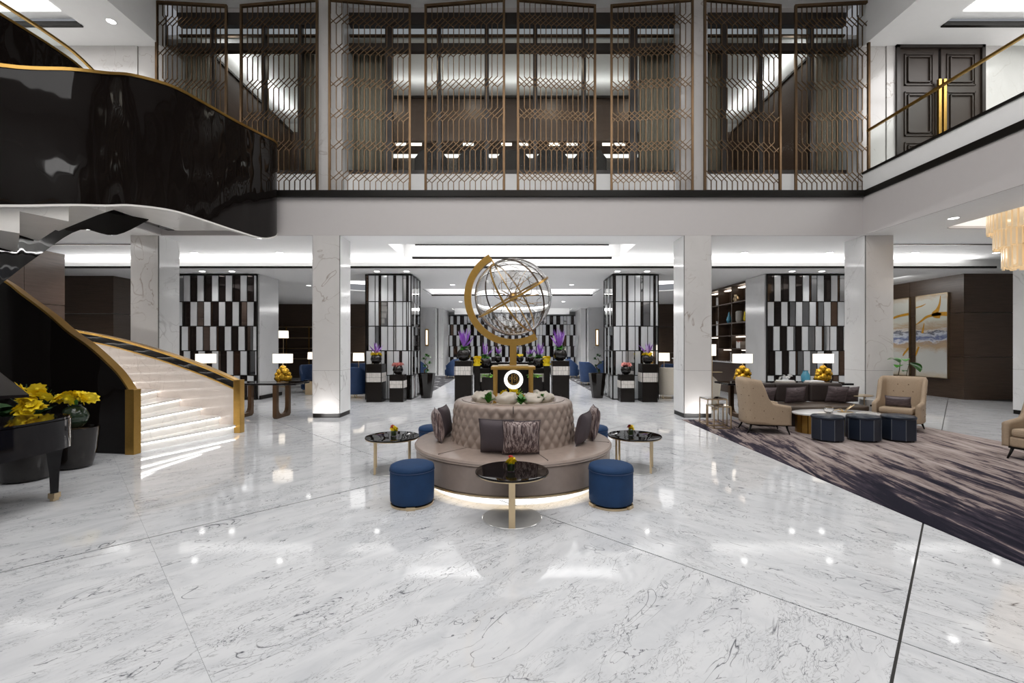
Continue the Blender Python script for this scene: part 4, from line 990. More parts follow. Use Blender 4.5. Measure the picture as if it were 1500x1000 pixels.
def wing_chair(loc, rz, lb):
    r = thing('wing_chair', lb, 'armchair', loc, rz, 'tan buttoned wing armchairs')
    # local: faces -Y; shell follows a U from the right arm front round the back to the left arm front
    n = 48; th = .085
    def plan(t):                    # t in [-1,1]
        a = abs(t); s_ = 1 if t > 0 else -1
        if a > .5: k = (a-.5)/.5; return Vector((s_*(.36+.035*sin(pi*k*.9)+.02*k), .30-.80*k*.95))
        q = a/.5*pi/2; return Vector((s_*.36*sin(q)**.8, .30+.16*cos(q)**.9 if q < pi/2 else .30))
    def top(t):
        a = abs(t)
        if a < .50: return 1.04
        k = (a-.5)/.5
        if k < .25: return 1.04-.03*k*4
        if k < .5: return 1.01-.42*(sin((k-.25)/.25*pi/2)**1.5)
        return .59-.05*(k-.5)*2
    vs = []; fs = []; NZ = 14
    P = [plan(-1+2*i/n) for i in range(n+1)]
    for i in range(n+1):
        d = (P[min(i+1, n)]-P[max(i-1, 0)]).normalized(); nn = Vector((-d.y, d.x)); t = -1+2*i/n; zt = top(t)
        for side in (1, -1):
            for j in range(NZ+1):
                f = j/NZ; z = .18+(zt-.18)*f; flare = .06*max(0, (z-.5))*(1 if abs(t) < .62 else .6)
                back = .10*max(0, z-.45) if abs(t) < .75 else .02*max(0, z-.45)
                bul = .5+.5*sin(pi*min(1, f*1.02)); tuft = 0
                if side == 1:
                    tuft = .010*(abs(sin(t*26+f*9))*abs(sin(t*26-f*9)))**.5
                edge = 1 if f < .93 else sqrt(max(0.02, 1-((f-.93)/.07)**2))
                o_ = nn*(side*(th/2)*edge+side*tuft)
                # side=+1 is outward for this winding
                out_ = nn*flare
                vs.append((P[i].x+o_.x+out_.x, P[i].y+o_.y+out_.y+back, z))
    M2 = 2*(NZ+1)
    for i in range(n):
        for j in range(NZ):
            a = i*M2+j; fs.append((a, a+1, a+1+M2, a+M2)); b2 = a+NZ+1; fs.append((b2, b2+M2, b2+1+M2, b2+1))
        a = i*M2+NZ; b2 = a+NZ+1; fs.append((a, b2, b2+M2, a+M2)); a = i*M2; b2 = a+NZ+1; fs.append((a, a+M2, b2+M2, b2))
    for i in (0, n):
        for j in range(NZ):
            a = i*M2+j; b2 = a+NZ+1; fs.append((a, b2, b2+1, a+1) if i == 0 else (a, a+1, b2+1, b2))
    obj('shell', MB().add(vs, fs), m_tan, r, smooth=True, label='buttoned wing back and arms')
    obj('seat_base', MB().prism([(-.34, -.46), (.34, -.46), (.35, .30), (.2, .42), (-.2, .42), (-.35, .30)], .18, .33), m_tan, r, bevel=.03)
    obj('seat_cushion', MB().prism([(-.31, -.48), (.31, -.48), (.31, .26), (.17, .36), (-.17, .36), (-.31, .26)], .335, .45), m_tan, r, bevel=.04)
    b = MB()
    for i in range(3, n-2, 3):
        d = (P[min(i+1, n)]-P[max(i-1, 0)]).normalized(); nn = Vector((-d.y, d.x)); t = -1+2*i/n
        for j, z in enumerate((.30, .44, .58, .72, .86)):
            if z < top(t)-.08 and (i//3+j) % 2 == 0:
                fl_ = .06*max(0, z-.5); bk = .10*max(0, z-.45) if abs(t) < .75 else .02*max(0, z-.45); p = P[i]+nn*(th/2+.004+fl_); b.sph((p.x, p.y+bk, z), .011, 6)
    obj('buttons', b, m_lbron, r, kind='stuff')
    b = MB(); [b.sph((x, .30, z), .012, 8) for x, z in ((-.1, .88), (.1, .88), (0, .74), (-.18, .74), (.18, .74))]; obj('inner_buttons', b, m_lbron, r)
    obj('base_rail', MB().prism([(-.36, -.44), (.36, -.44), (.37, .28), (.2, .44), (-.2, .44), (-.37, .28)], .155, .18), m_black, r)
    for sx in (-1, 1):
        for y0, dy in ((-.40, -.06), (.36, .09)):
            obj('leg', MB().tube([(sx*.32, y0, .165), (sx*.34, y0+dy*.4, .08), (sx*.36, y0+dy, 0)], .026, 8, r2=.014), m_black, r, smooth=True)
    return r
w1 = wing_chair((4.90, 8.72, .009), radians(78), 'tan buttoned wing armchair at the left of the sofa group, turned away')
w1.scale = (.84, .80, 1)
dup(w1, (7.78, 8.95, .009), radians(-52), 'tan wing armchair at the right of the sofa group, holding a mauve bolster'); dup(w1, (7.72, 6.35, .009), radians(-80), 'tan wing armchair cut off by the right edge of the picture')
cushion('small mauve bolster cushion on the right wing armchair', m_crush, .40, .21, .13, (7.68, 8.88, .465), radians(-50), -.2)
# coffee table
ct = thing('coffee_table', 'oval coffee table with white marble top on gilded panels', 'table', (6.25, 8.62, .009))
obj('tabletop', MB().lathe([(.79, .345), (.80, .352), (.80, .375), (.79, .38)], 56, sy=.58), m_wallm, ct, auto=True)
n = 26; 
for i in range(n):
    a = 2*pi*i/n; a2 = 2*pi*(i+.9)/n; p = Vector((.74*cos(a), .42*sin(a))); q = Vector((.74*cos(a2), .42*sin(a2)))
    obj('gilt_panel', MB().prism([p, q, q*.96, p*.96], 0, .345), m_gold, ct)
gv = thing('glass_bowl', 'gold rimmed glass bowl on the coffee table', 'bowl', (WX(1215, 8.5), 8.52, .389)); obj('body', MB().lathe([(.03, 0), (.07, .02), (.085, .07), (.07, .11), (.066, .11), (.08, .07), (.06, .022), (0, .01)], 20, caps=False), m_glass, gv); obj('rim', MB().lathe([(.072, .108), (.072, .116), (.065, .116), (.065, .108)], 20), m_goldl, gv)
gd = thing('branch_ornament', 'brass branch ornament on the coffee table', 'ornament', (WX(1238, 8.6), 8.62, .389)); b = MB(); [b.tube([(0, 0, 0), (.05*i, .01, .06), (.11*i+.02, 0, .10+.03*i)], .008, 6) for i in (-2, -1, 1, 1.6)]; obj('branches', b, m_goldl, gd); obj('base', MB().box(-.10, .14, -.05, .05, 0, .015), m_goldl, gd)
bk = thing('magazine', 'pale magazines lying on the right of the coffee table', 'magazine', (6.75, 8.5, .389), .3); obj('cover', MB().box(-.14, .14, -.10, .10, 0, .008), m_white, bk); obj('cover', MB().box(-.12, .15, -.09, .10, .009, .016), m_book[4], bk)
# navy stools
def pouf(loc, rz, lb):
    r = thing('navy_pouf', lb, 'stool', loc, rz, 'faceted navy leather poufs by the coffee table'); n = 8; R = .25
    P_ = [(R*cos(2*pi*(i+.5)/n), R*sin(2*pi*(i+.5)/n)) for i in range(n)]
    for i in range(n):
        p, q = Vector(P_[i]), Vector(P_[(i+1) % n]); d = (q-p).normalized()*.006
        obj('side_panel', MB().prism([p+d, q-d, (q-d)*.9, (p+d)*.9], .03, .385), m_navy if i % 2 else m_navy2, r)
        obj('piping', MB().box(p.x-.004, p.x+.004, p.y-.004, p.y+.004, .03, .385), m_seam, r)
    obj('top_cushion', MB().lathe([(R*.97, .386), (R*1.01, .395), (R*1.0, .42), (R*.93, .44), (R*.6, .452), (0, .455)], 24, caps=False), m_navy, r, smooth=True)
    obj('base', MB().lathe([(R*.9, 0), (R*.9, .03)], 16), m_black, r); return r
p0 = pouf((5.56, 7.87, .009), .2, 'navy faceted pouf in front of the coffee table, the left one'); dup(p0, (6.19, 7.87, .009), .35, 'navy faceted pouf in front of the coffee table, the middle one'); dup(p0, (6.81, 7.87, .009), .1, 'navy faceted pouf in front of the coffee table, the right one')
# nesting tables
def frame_table(loc, w_, h, lb, top, rz=0):
    r = thing('frame_side_table', lb, 'table', loc, rz); a = w_/2
    obj('tabletop', MB().box(-a, a, -a, a, h-.012, h), top, r)
    for sx in (-1, 1):
        for sy in (-1, 1): obj('leg', MB().box(sx*a-.009, sx*a+.009, sy*a-.009, sy*a+.009, 0, h-.012), m_goldl, r)
    b = MB()
    for z in (.0, h-.03): b.box(-a, a, -a-.009, -a+.009, z, z+.016).box(-a, a, a-.009, a+.009, z, z+.016).box(-a-.009, -a+.009, -a, a, z, z+.016).box(a-.009, a+.009, -a, a, z, z+.016)
    obj('frame', b, m_goldl, r)
frame_table((4.30, 9.55, .009), .40, .56, 'taller square brass frame side table left of the wing chair', m_cmir); frame_table((4.22, 9.12, .009), .34, .46, 'lower square brass frame side table left of the wing chair', m_cmir)
rt = thing('round_glass_table', 'small round brass table between the sofa and the right wing chair', 'table', (7.55, 9.75, .009)); obj('tabletop', MB().lathe([(.27, .58), (.275, .585), (.275, .595), (.27, .60)], 36), m_goldl, rt, auto=True)
for k in range(3): a = k*2*pi/3+.4; obj('leg', MB().tube([(.22*cos(a), .22*sin(a), 0), (.22*cos(a), .22*sin(a), .58)], .009, 8), m_goldl, rt)
obj('lower_shelf', MB().lathe([(.2, .2), (.2, .21)], 30), m_goldl, rt)
wb = thing('white_box', 'white box with a dark label between the column and the right wing chair', 'box', (7.95, 9.95, .009)); obj('body', MB().box(-.14, .14, -.10, .10, 0, .48), m_wallm, wb, bevel=.006); obj('dark_label', MB().box(-.05, .05, -.104, -.1, .33, .37), m_black, wb)
# fiddle leaf plant
fp = thing('fiddle_leaf_plant', 'potted plant with large green leaves right of the marble column', 'plant', (8.78, 10.08, 0)); obj('pot', MB().lathe([(.13, 0), (.17, .05), (.19, .42), (.17, .42), (.16, .36)], 28), m_pot, fp, auto=True); obj('soil', MB().cyl((0, 0, .36), .155, .02, 20), m_stem, fp)
obj('trunk', MB().tube(crom([(0, 0, .37), (.03, 0, .7), (-.06, 0, .95), (-.03, 0, 1.15), (-.02, 0, 1.3)], 4), .013, 8, r2=.007), m_stem, fp); obj('branch', MB().tube([(.02, 0, .75), (.12, 0, 1.0), (.17, 0, 1.2), (.2, 0, 1.3)], .007, 6), m_stem, fp)
for k, (x, z, az, el, L_) in enumerate(((-.03, 1.30, 1.5, .45, .26), (.0, 1.32, .4, .5, .24), (.1, 1.33, -.7, .3, .24), (.2, 1.30, -1.5, -.5, .32), (.15, 1.25, -1.9, -.2, .28), (-.02, 1.22, 2.2, .1, .24), (.05, 1.1, -1.2, .2, .14), (.02, .95, 2.6, .3, .16))):
    vv, ff = leafmesh(L_, L_*.72, .35, 8); m = Matrix.Translation((x, 0, z)) @ Matrix.Rotation(az, 4, 'Z') @ Matrix.Rotation(el, 4, 'X'); m_ = MB(); m_.add([m @ Vector(p) for p in vv], ff); obj('leaf', m_, m_leaf, fp, smooth=True)
# paintings
def paint(seed):
    m, nt, b = newmat('abstract_painting'); S(b, rough=.55)
    tc = nt.nodes.new('ShaderNodeTexCoord').outputs['Object']; sp = N(nt, 'ShaderNodeSeparateXYZ'); nt.links.new(tc, sp.inputs[0])
    mp = N(nt, 'ShaderNodeMapping'); mp.inputs['Location'].default_value = (seed*3.1, seed*1.7, 0); mp.inputs['Scale'].default_value = (1, 1, 2.6); nt.links.new(tc, mp.inputs[0]); n1 = ns(nt, mp.outputs[0], 2.2, 7, .65, .8); n2 = ns(nt, mp.outputs[0], 1.1, 4, .6, 1.2)
    h = MN(nt, 'ADD', sp.outputs[2], MN(nt, 'MULTIPLY', MN(nt, 'SUBTRACT', n1, .5), .55))
    hh = MN(nt, 'DIVIDE', MN(nt, 'ADD', h, 0), 2.8)
    col = ramp(nt, hh, [(.0, (.62, .52, .38)), (.08, (.62, .62, .58)), (.30, (.60, .60, .56)), (.38, (.50, .36, .22)), (.425, (.42, .31, .22)), (.445, (.66, .68, .72)), (.475, (.10, .13, .28)), (.52, (.62, .65, .70)), (.545, (.05, .05, .08)), (.565, (.62, .6, .58)), (.60, (.46, .33, .2)), (.68, (.60, .60, .52)), (.92, (.62, .62, .56)), (1, (.55, .42, .28))])
    nt.links.new(col, b.inputs['Base Color']); return m
def painting(y0, y1, lb, seed, strokes):
    cy = (y0+y1)/2; r = thing('abstract_painting', lb, 'painting', (14.13, cy, .62), 0, None); hy = (y1-y0)/2; H = 2.80
    obj('canvas', MB().box(-.02, .02, -hy+.02, hy-.02, .02, H-.02), paint(seed), r)
    obj('frame', MB().box(-.03, .035, -hy, -hy+.02, 0, H).box(-.03, .035, hy-.02, hy, 0, H).box(-.03, .035, -hy, hy, 0, .02).box(-.03, .035, -hy, hy, H-.02, H), m_goldl, r)
    obj('brush_strokes', MB().strip([(0, 0, 0, 0), (0, .001, 0, .001)], .001), m_ochre, r) if False else None
    b = MB()
    for st_ in strokes:
        c_ = crom([(s[0], s[1], s[2]) for s in st_], 6); vs = []; fs = []
        for i, (u, z, w_) in enumerate(c_):
            u0, z0, _ = c_[max(i-1, 0)]; u1, z1, _ = c_[min(i+1, len(c_)-1)]; d = Vector((u1-u0, z1-z0)).normalized(); nx, nz = -d.y*w_, d.x*w_
            y = -(u+nx-.5)*2*hy*.96; y2 = -(u-nx-.5)*2*hy*.96
            vs += [(-.024, y, z+nz), (-.024, y2, z-nz), (-.02, y, z+nz), (-.02, y2, z-nz)]
        for i in range(len(c_)-1):
            a = 4*i; fs += [(a, a+4, a+5, a+1), (a, a+2, a+6, a+4), (a+1, a+5, a+7, a+3)]
        b.add(vs, fs)
    obj('brush_strokes', b, m_ochre, r)
m_ochre = plain('ochre_paint', (.55, .27, .02), .5, var=.15)
# u runs 0 (far edge, seen at left) to 1 (near edge, seen at right)
painting(14.45, 15.62, 'tall abstract painting with ochre strokes and blue band, the nearer right one of the pair', 1, [[(.0, 1.80, .01), (.18, 1.92, .03), (.36, 2.05, .04), (.6, 2.10, .045), (.8, 2.12, .06), (1.0, 2.10, .07)], [(.80, 2.72, .01), (.77, 2.45, .03), (.70, 2.25, .06), (.62, 2.12, .10), (.80, 2.06, .09)], [(0, 2.40, .02), (.2, 2.44, .02), (.33, 2.5, .006)], [(.28, 1.85, .006), (.24, 1.62, .03), (.22, 1.5, .035)], [(.1, 1.04, .03), (.03, .85, .03), (.0, .72, .01)]])
painting(15.85, 17.1, 'tall abstract painting with ochre stroke and blue band, the farther left one of the pair', 2, [[(.0, 1.75, .01), (.3, 2.0, .03), (.6, 2.14, .04), (1.0, 2.20, .045)], [(1.0, 1.0, .03), (.85, .8, .03), (.8, .7, .01)]])
# ================================================================ PLINTHS AND FLOWERS
def plinth(loc, w_, h, z0, z1, lb):
    r = thing('display_plinth', lb, 'plinth', loc, 0, None); a = w_/2
    obj('body', MB().box(-a, a, -a, a, 0, h), m_blackp, r, bevel=.008); rg = random.Random(int(loc[0]*100))
    for iz in range(2):
        x = -a+.02
        while x < a-.03:
            ww = min(rg.choice((.06, .09, .13)), a-.02-x); za = z0+(z1-z0)*iz/2; zb = z0+(z1-z0)*(iz+1)/2
            obj('inlay_tile', MB().box(x, x+ww-.006, -a-.012, -a+.002, za+.003, zb-.003), m_tile_in, r); x += ww
        for sx in (-1, 1): obj('inlay_tile', MB().box(*sorted((sx*(a-.002), sx*(a+.012))), -a+.01, a-.01, z0+(z1-z0)*iz/2+.003, z0+(z1-z0)*(iz+1)/2-.003), m_tile_in, r)
def bowl_flowers(loc, R, lb, kind, gname='flower_bowl'):
    r = thing(gname, lb, 'flowers', loc, loc[0])
    obj('bowl', MB().lathe([(R*.45, 0), (R*.8, R*.25), (R, R*.8), (R*.86, R*1.35), (R*.62, R*1.62), (R*.55, R*1.62), (R*.7, R*1.2), (.01, R*1.1)], 28, caps=False), m_pot, r, smooth=True)
    z = R*1.6; rg = random.Random(int(abs(loc[0])*37)); c = Vector((0, 0, z))
    if 'p' in kind:
        sp = MB(); sp2 = MB(); big = 'P' in kind
        for i in range(26 if big else 12):
            az = 2*pi*i/9+rg.random()*.5; e = rg.uniform(.1, .95 if i % 2 else .5); L = R*(2.9 if big else 2.3)*rg.uniform(.75, 1.1)
            d = Vector((sin(e)*cos(az), sin(e)*sin(az)*.7, cos(e))); t = c+d*L*.5; q = d.to_track_quat('Z', 'Y').to_matrix().to_4x4()
            (sp2 if i % 4 == 0 else sp).add([ (Matrix.Translation(c) @ q) @ Vector(p) for p in ((.0, 0, 0), (R*.22, 0, L*.5), (0, R*.14, L*.5), (-R*.22, 0, L*.5), (0, -R*.14, L*.5), (0, 0, L))], [(0, 2, 1), (0, 3, 2), (0, 4, 3), (0, 1, 4), (5, 1, 2), (5, 2, 3), (5, 3, 4), (5, 4, 1)])
        obj('purple_spikes', sp, m_purple, r, kind='stuff'); obj('lilac_spikes', sp2, m_lilac, r, kind='stuff')
    if 'y' in kind:
        m = MB(); [blossom(m, (R*.6*cos(a), R*.6*sin(a), z), R*.5, i) for i, a in enumerate([k*2*pi/6 for k in range(6)])]; obj('yellow_flowers', m, m_yellow, r)
    if 'k' in kind:
        m = MB(); [blossom(m, (R*.6*cos(a)*(k % 2+.2), R*.6*sin(a), z+.06*R*(k % 3)+R*.1), R*.55, k) for k, a in enumerate([k*2*pi/9 for k in range(9)])]; obj('pink_flowers', m, m_pink, r)
    if 'g' in kind: obj('leaves', leafset(MB(), c, 26, R*.95, R*.5, int(abs(loc[0])*10), (.0, .9)), m_leaf, r, kind='stuff')
for s, sd in ((-1, 'left'), (1, 'right')):
    plinth((s*4.12, 13.55, 0), .46, 1.14, .60, .88, f'taller black plinth with shell inlay before the {sd} mirrored pillar')
    plinth((s*3.46, 13.55, 0), .42, .82, .42, .64, f'shorter dark plinth with shell inlay before the {sd} mirrored pillar')
    bowl_flowers((s*4.12, 13.55, 1.145), .17, f'black bowl of purple spikes and yellow flowers on the taller {sd} plinth', 'py')
    bowl_flowers((s*3.46, 13.55, .825), .16, f'black bowl of coral pink flowers on the shorter {sd} plinth', 'k')
    plinth((s*1.44, 13.4, 0), .50, 1.24, .82, 1.08, f'tall black plinth with shell inlay behind the globe, outermost on the {sd}')
    bowl_flowers((s*1.44, 13.4, 1.245), .21, f'large black bowl of purple spikes on the outermost {sd} plinth behind the globe', 'pPg')
    plinth((s*.90, 13.9, 0), .44, 1.0, .58, .84, f'lower black plinth with shell inlay behind the globe, inner {sd} one')
    bowl_flowers((s*.84, 13.9, 1.005), .20, f'black round bowl with purple spikes on the inner {sd} plinth behind the globe', 'pg')
    yb = thing('yellow_flower_box', f'block of yellow blooms beside the outermost {sd} plinth behind the globe', 'flowers', (s*1.05, 13.5, 0)); obj('stand', MB().box(-.09, .09, -.09, .09, 0, 1.08), m_blackp, yb)
    m = MB(); [blossom(m, (x, y, z), .07, i) for i, (x, y, z) in enumerate([(a, b2, c2) for a in (-.06, 0, .06) for b2 in (-.06, .05) for c2 in (1.12, 1.22, 1.32)])]; m.box(-.08, .08, -.07, .07, 1.08, 1.3); obj('petals', m, m_yellow, yb, kind='stuff')
    gm = thing('green_moss_bowl', f'low stand topped with bright green foliage, behind the globe on the {sd}', 'plant', (s*.68, 13.15, 0)); obj('stand', MB().box(-.2, .2, -.14, .14, 0, .76), m_blackp, gm); obj('foliage', leafset(leafset(MB(), Vector((-.1, 0, .78)), 22, .16, .09, 3, (.0, .6)), Vector((.1, 0, .78)), 22, .16, .09, 4, (.0, .6)), m_leafl, gm, kind='stuff')
ctb = thing('display_table', 'black display table behind the globe between the plinths', 'table', (0, 14.5, 0)); obj('tabletop', MB().box(-.95, .95, -.35, .35, 1.10, 1.16), m_blackp, ctb, bevel=.01)
for sx in (-1, 1):
    for sy in (-1, 1): obj('leg', MB().box(sx*.88-.04, sx*.88+.04, sy*.3-.04, sy*.3+.04, 0, 1.10), m_blackp, ctb)
obj('back_panel', MB().box(-.84, .84, .2, .24, 0, 1.1), m_blackp, ctb)
bowl_flowers((.25, 14.3, 1.165), .13, 'low bowl of yellow flowers on the display table behind the globe', 'y'); bowl_flowers((-.45, 14.35, 1.165), .13, 'small bowl with green leaves and purple spikes on the display table', 'pg'); bowl_flowers((.6, 14.5, 1.165), .12, 'small leafy black bowl on the right of the display table', 'pg')
# tall tapered planters beside the pillars
for s, sd in ((-1, 'left'), (1, 'right')):
    r = thing('tall_planter', f'tall tapered black planter with a twisted ficus beside the {sd} mirrored pillar', 'plant', (s*2.78, 14.5, 0))
    obj('pot', MB().lathe([(.17, 0), (.18, .01), (.29, .74), (.30, .80), (.26, .80), (.25, .74)], 10), m_pot, r); obj('soil', MB().cyl((0, 0, .72), .25, .02, 16), m_stem, r)
    obj('trunk', MB().tube(crom([(0, 0, .73), (.07*s, 0, .88), (-.05*s, 0, 1.0), (.05*s, 0, 1.15), (0, 0, 1.3)], 5), .022, 8, r2=.01), m_stem, r)
    m = MB(); [leafset(m, Vector(c_), 12, .10, .06, i, (-.2, 1.2)) for i, c_ in enumerate(((-.05, 0, 1.0), (.1, 0, 1.12), (-.08, 0, 1.24), (.06, 0, 1.33), (0, 0, 1.36), (.04, 0, .86)))]; obj('leaves', m, m_leafd if s > 0 else m_leaf, r, kind='stuff')
# sconces
for s, sd in ((-1, 'left'), (1, 'right')):
    r = thing('wall_sconce', f'slim glowing brass wall sconce on the far marble pier, {sd} of the aisle', 'lamp', (s*4.95, 25.97, 1.7)); obj('back_plate', MB().box(-.10, .10, -.03, .03, 0, 1.0), m_gold, r, bevel=.02); obj('light_bar', MB().box(-.05, .05, -.06, -.031, .08, .92), m_shade, r)
# ================================================================ BLUE LOUNGE CHAIRS
def tub(loc, rz, lb, mat, sc=1.0, nm='tub_chair', cat='armchair', hb=1.0):
    r = thing(nm, lb, cat, loc, rz); n = 24; vs = []; fs = []
    for i in range(n+1):
        t = -1+2*i/n; a = pi/2+t*pi*.62; k = abs(t); zt = (hb-.34*max(0, (k-.45)/.55)**1.3)*sc
        for rr, z in ((.36, .12), (.40, zt*.6), (.43, zt), (.35, zt), (.31, .4), (.30, .12)): vs.append((rr*cos(a)*sc, rr*sin(a)*sc*.95, z*1.0))
    for i in range(n):
        for j in range(6): fs.append((6*i+j, 6*i+(j+1) % 6, 6*i+6+(j+1) % 6, 6*i+6+j))
    fs += [tuple(range(6)), tuple(reversed(range(6*n, 6*n+6)))]
    obj('shell', MB().add(vs, fs), mat, r, auto=True, bevel=.02); obj('seat', MB().lathe([(.31*sc, .14), (.33*sc, .2), (.33*sc, .42), (.28*sc, .46)], 24), mat, r, auto=True)
    for x in (-.22, .22):
        for y in (-.22, .22): obj('leg', MB().cyl((x*sc, y*sc, 0), .014, .14, 8), m_goldl, r)
    return r
t0 = tub((3.35, 19.6, .009), radians(120), 'blue velvet tub chair nearest on the right of the aisle', m_blued)
for x, y, z, rz, lb in ((2.95+.3, 23.8, .009, 100, 'blue velvet tub chair farther along the right of the aisle'), (-3.25, 23.8, .009, -100, 'blue velvet tub chair at the far left of the aisle'), (4.5, 21.5, .009, 200, 'blue velvet tub chair behind the nearest right aisle chair'), (-4.4, 21.0, .009, 150, 'blue velvet tub chair partly hidden by the left mirrored pillar'),
        (-5.15, 14.7, 0, 160, 'large blue tub chair between the left column and the mirrored pillar'), (-7.35, 16.4, 0, 40, 'blue tub chair in the left lounge beside the column'), (-6.3, 18.2, 0, 200, 'blue tub chair deeper in the left lounge'), (6.3, 17.6, 0, 160, 'blue tub chair behind the right inner column')):
    dup(t0, (x, y, z), radians(rz), lb)
crm = tub((5.08, 14.45, 0), radians(170), 'cream barrel chair between the right mirrored pillar and the column', m_cream, 1.0)
dup(crm, (5.35, 12.3, 0), radians(100), 'cream tub chair behind the left wing armchair')
def cube_table(loc, w_, h, mat, lb, nm='side_table', cat='table'):
    r = thing(nm, lb, cat, loc); a = w_/2; obj('top', MB().box(-a, a, -a, a, h-.03, h), mat, r, bevel=.005); obj('base', MB().box(-a*.85, a*.85, -a*.85, a*.85, 0, h-.03), m_goldl if mat is not m_white else mat, r)
cube_table((-6.95, 15.6, 0), .45, .5, m_piano, 'brass side table with black top by the blue chair in the left lounge')
def shade_lamp(loc, lb, h=.5, sw=.2, sh=.26):
    r = thing('small_lamp', lb, 'lamp', loc); obj('stem', MB().cyl((0, 0, 0), .015, h, 8), m_goldl, r); obj('base', MB().cyl((0, 0, 0), .09, .02, 16), m_goldl, r); obj('lamp_shade', MB().lathe([(sw, h-.03), (sw*.95, h+sh), (sw*.93, h+sh), (sw*.98, h-.03)], 24, caps=False), m_shade, r, auto=True)
cube_table((-8.3, 18.6, 0), .6, .75, m_piano, 'tall dark side table under the lamp in the left lounge'); shade_lamp((-8.3, 18.6, .751), 'white shaded lamp on the dark table in the left lounge', .42)
cube_table((-5.6, 16.3, 0), .5, .75, m_piano, 'dark side table behind the large blue tub chair'); shade_lamp((-5.6, 16.3, .751), 'white shaded lamp behind the large blue tub chair', .42)
cube_table((5.55, 16.3, 0), .5, .75, m_piano, 'dark side table behind the cream barrel chair'); shade_lamp((5.55, 16.3, .751), 'white shaded lamp behind the cream barrel chair', .42)
fl2 = thing('floor_lamp', 'slim brass floor lamp with white shade in the left lounge', 'lamp', (WX(415, 18.5), 18.5, 0)); obj('pole', MB().cyl((0, 0, .02), .014, 2.1, 8), m_goldl, fl2); obj('base', MB().cyl((0, 0, 0), .16, .02, 20), m_goldl, fl2); obj('shade', MB().lathe([(.2, 2.02), (.19, 2.32), (.18, 2.32), (.19, 2.02)], 24, caps=False), m_shade, fl2, auto=True)
fl3 = thing('floor_lamp', 'slim brass floor lamp beside the right inner column', 'lamp', (WX(1043, 11.8), 11.8, 0)); obj('pole', MB().cyl((0, 0, .02), .012, 1.5, 8), m_goldl, fl3); obj('base', MB().cyl((0, 0, 0), .14, .02, 20), m_goldl, fl3); obj('shade', MB().lathe([(.10, 1.42), (.10, 1.72), (.09, 1.72), (.09, 1.42)], 20, caps=False), m_shade, fl3, auto=True); obj('shelf', MB().cyl((.12, 0, .98), .14, .015, 16), m_goldl, fl3)
# brass shelving in the left lounge
sh = thing('brass_shelving', 'brass framed wall shelving on the dark timber wall of the left lounge', 'shelf', (-11.3, 23.7, 0))
for z in (1.0, 1.55, 2.1, 2.68): obj('shelf_board', MB().box(-1.8, 1.8, -.18, .18, z, z+.05), m_goldl, sh)
for x in (-1.8, -.6, .6, 1.8): obj('upright', MB().box(x-.02, x+.02, -.18, -.14, 0, 2.73), m_gold, sh)
# ================================================================ BOOKCASE (right)
bc_ = thing('bookcase', 'tall dark walnut bookcase with lit shelves beyond the right marble pier', 'bookcase', (8.15, 15.3, 0)); Y1 = 6.5
obj('back_panel', MB().box(.30, .34, 0, Y1, 0, 3.93), m_wood, bc_); obj('top_panel', MB().box(-.1, .34, 0, Y1, 3.86, 3.93), m_wood, bc_); obj('worktop', MB().box(-.35, .3, 0, Y1, 1.08, 1.12), m_wallm, bc_, label='white stone worktop'); obj('cupboard', MB().box(-.3, .3, 0, Y1, 0, 1.08), m_wood, bc_)
SZ = [1.12, 1.60, 2.08, 2.54, 3.28]
for z in SZ[1:]: obj('shelf_board', MB().box(-.1, .3, .02, Y1-.02, z-.035, z), m_wood2, bc_)
for y in (0, 1.05, 2.1, 3.3, 4.5, 5.5, Y1-.04): obj('upright', MB().box(-.1, .3, y, y+.035, 1.12, 3.86), m_wood, bc_)
for (y, z) in ((.45, 3.78), (1.5, 3.78), (.35, 2.0), (.9, 2.0), (.2, 1.52), (1.55, 1.52), (2.6, 3.78), (3.8, 2.45), (2.6, 2.0)): obj('shelf_light', MB().box(.05, .22, y, y+.45, z, z+.03), m_shelfglow, bc_)
rg = random.Random(11)
ORD = ['first', 'second', 'third', 'fourth', 'fifth', 'sixth']
def book_row(y, z, n, lb0, mats, h=(.2, .3)):
    for i in range(n):
        t_ = rg.uniform(.035, .06); hh = rg.uniform(*h); o = thing('book', lb0+', '+ORD[n-1-i]+' from the left', 'book', (8.12, y, z+.001), 0, 'books in the walnut bookcase'); obj('cover', MB().box(-.02, .17, 0, t_, 0, hh), mats[i % len(mats)], o); obj('pages', MB().box(-.024, -.0195, .005, t_-.005, .01, hh-.01), m_white, o); y += t_+.004
book_row(17.50-.05, SZ[4], 5, 'pale book on the top shelf of the bookcase', [m_book[0], m_book[4]], (.28, .34)); book_row(17.5, SZ[2], 4, 'tall orange or blue book on the third shelf of the bookcase', [m_book[1], m_book[1], m_book[2], m_book[2]], (.5, .6)); book_row(15.85, SZ[1]+0, 6, 'white or red book on the second shelf of the bookcase', [m_book[0], m_white, m_book[3]], (.2, .28)); book_row(15.55, SZ[0]+.0, 4, 'dark book on the worktop of the bookcase', [m_book[3], m_book[2]], (.25, .32))
def deco(y, z, prof, mat, lb, nm='vase', cat='vase'): o = thing(nm, lb, cat, (8.12, y, z+.001)); obj('body', MB().lathe(prof, 20), mat, o, auto=True)
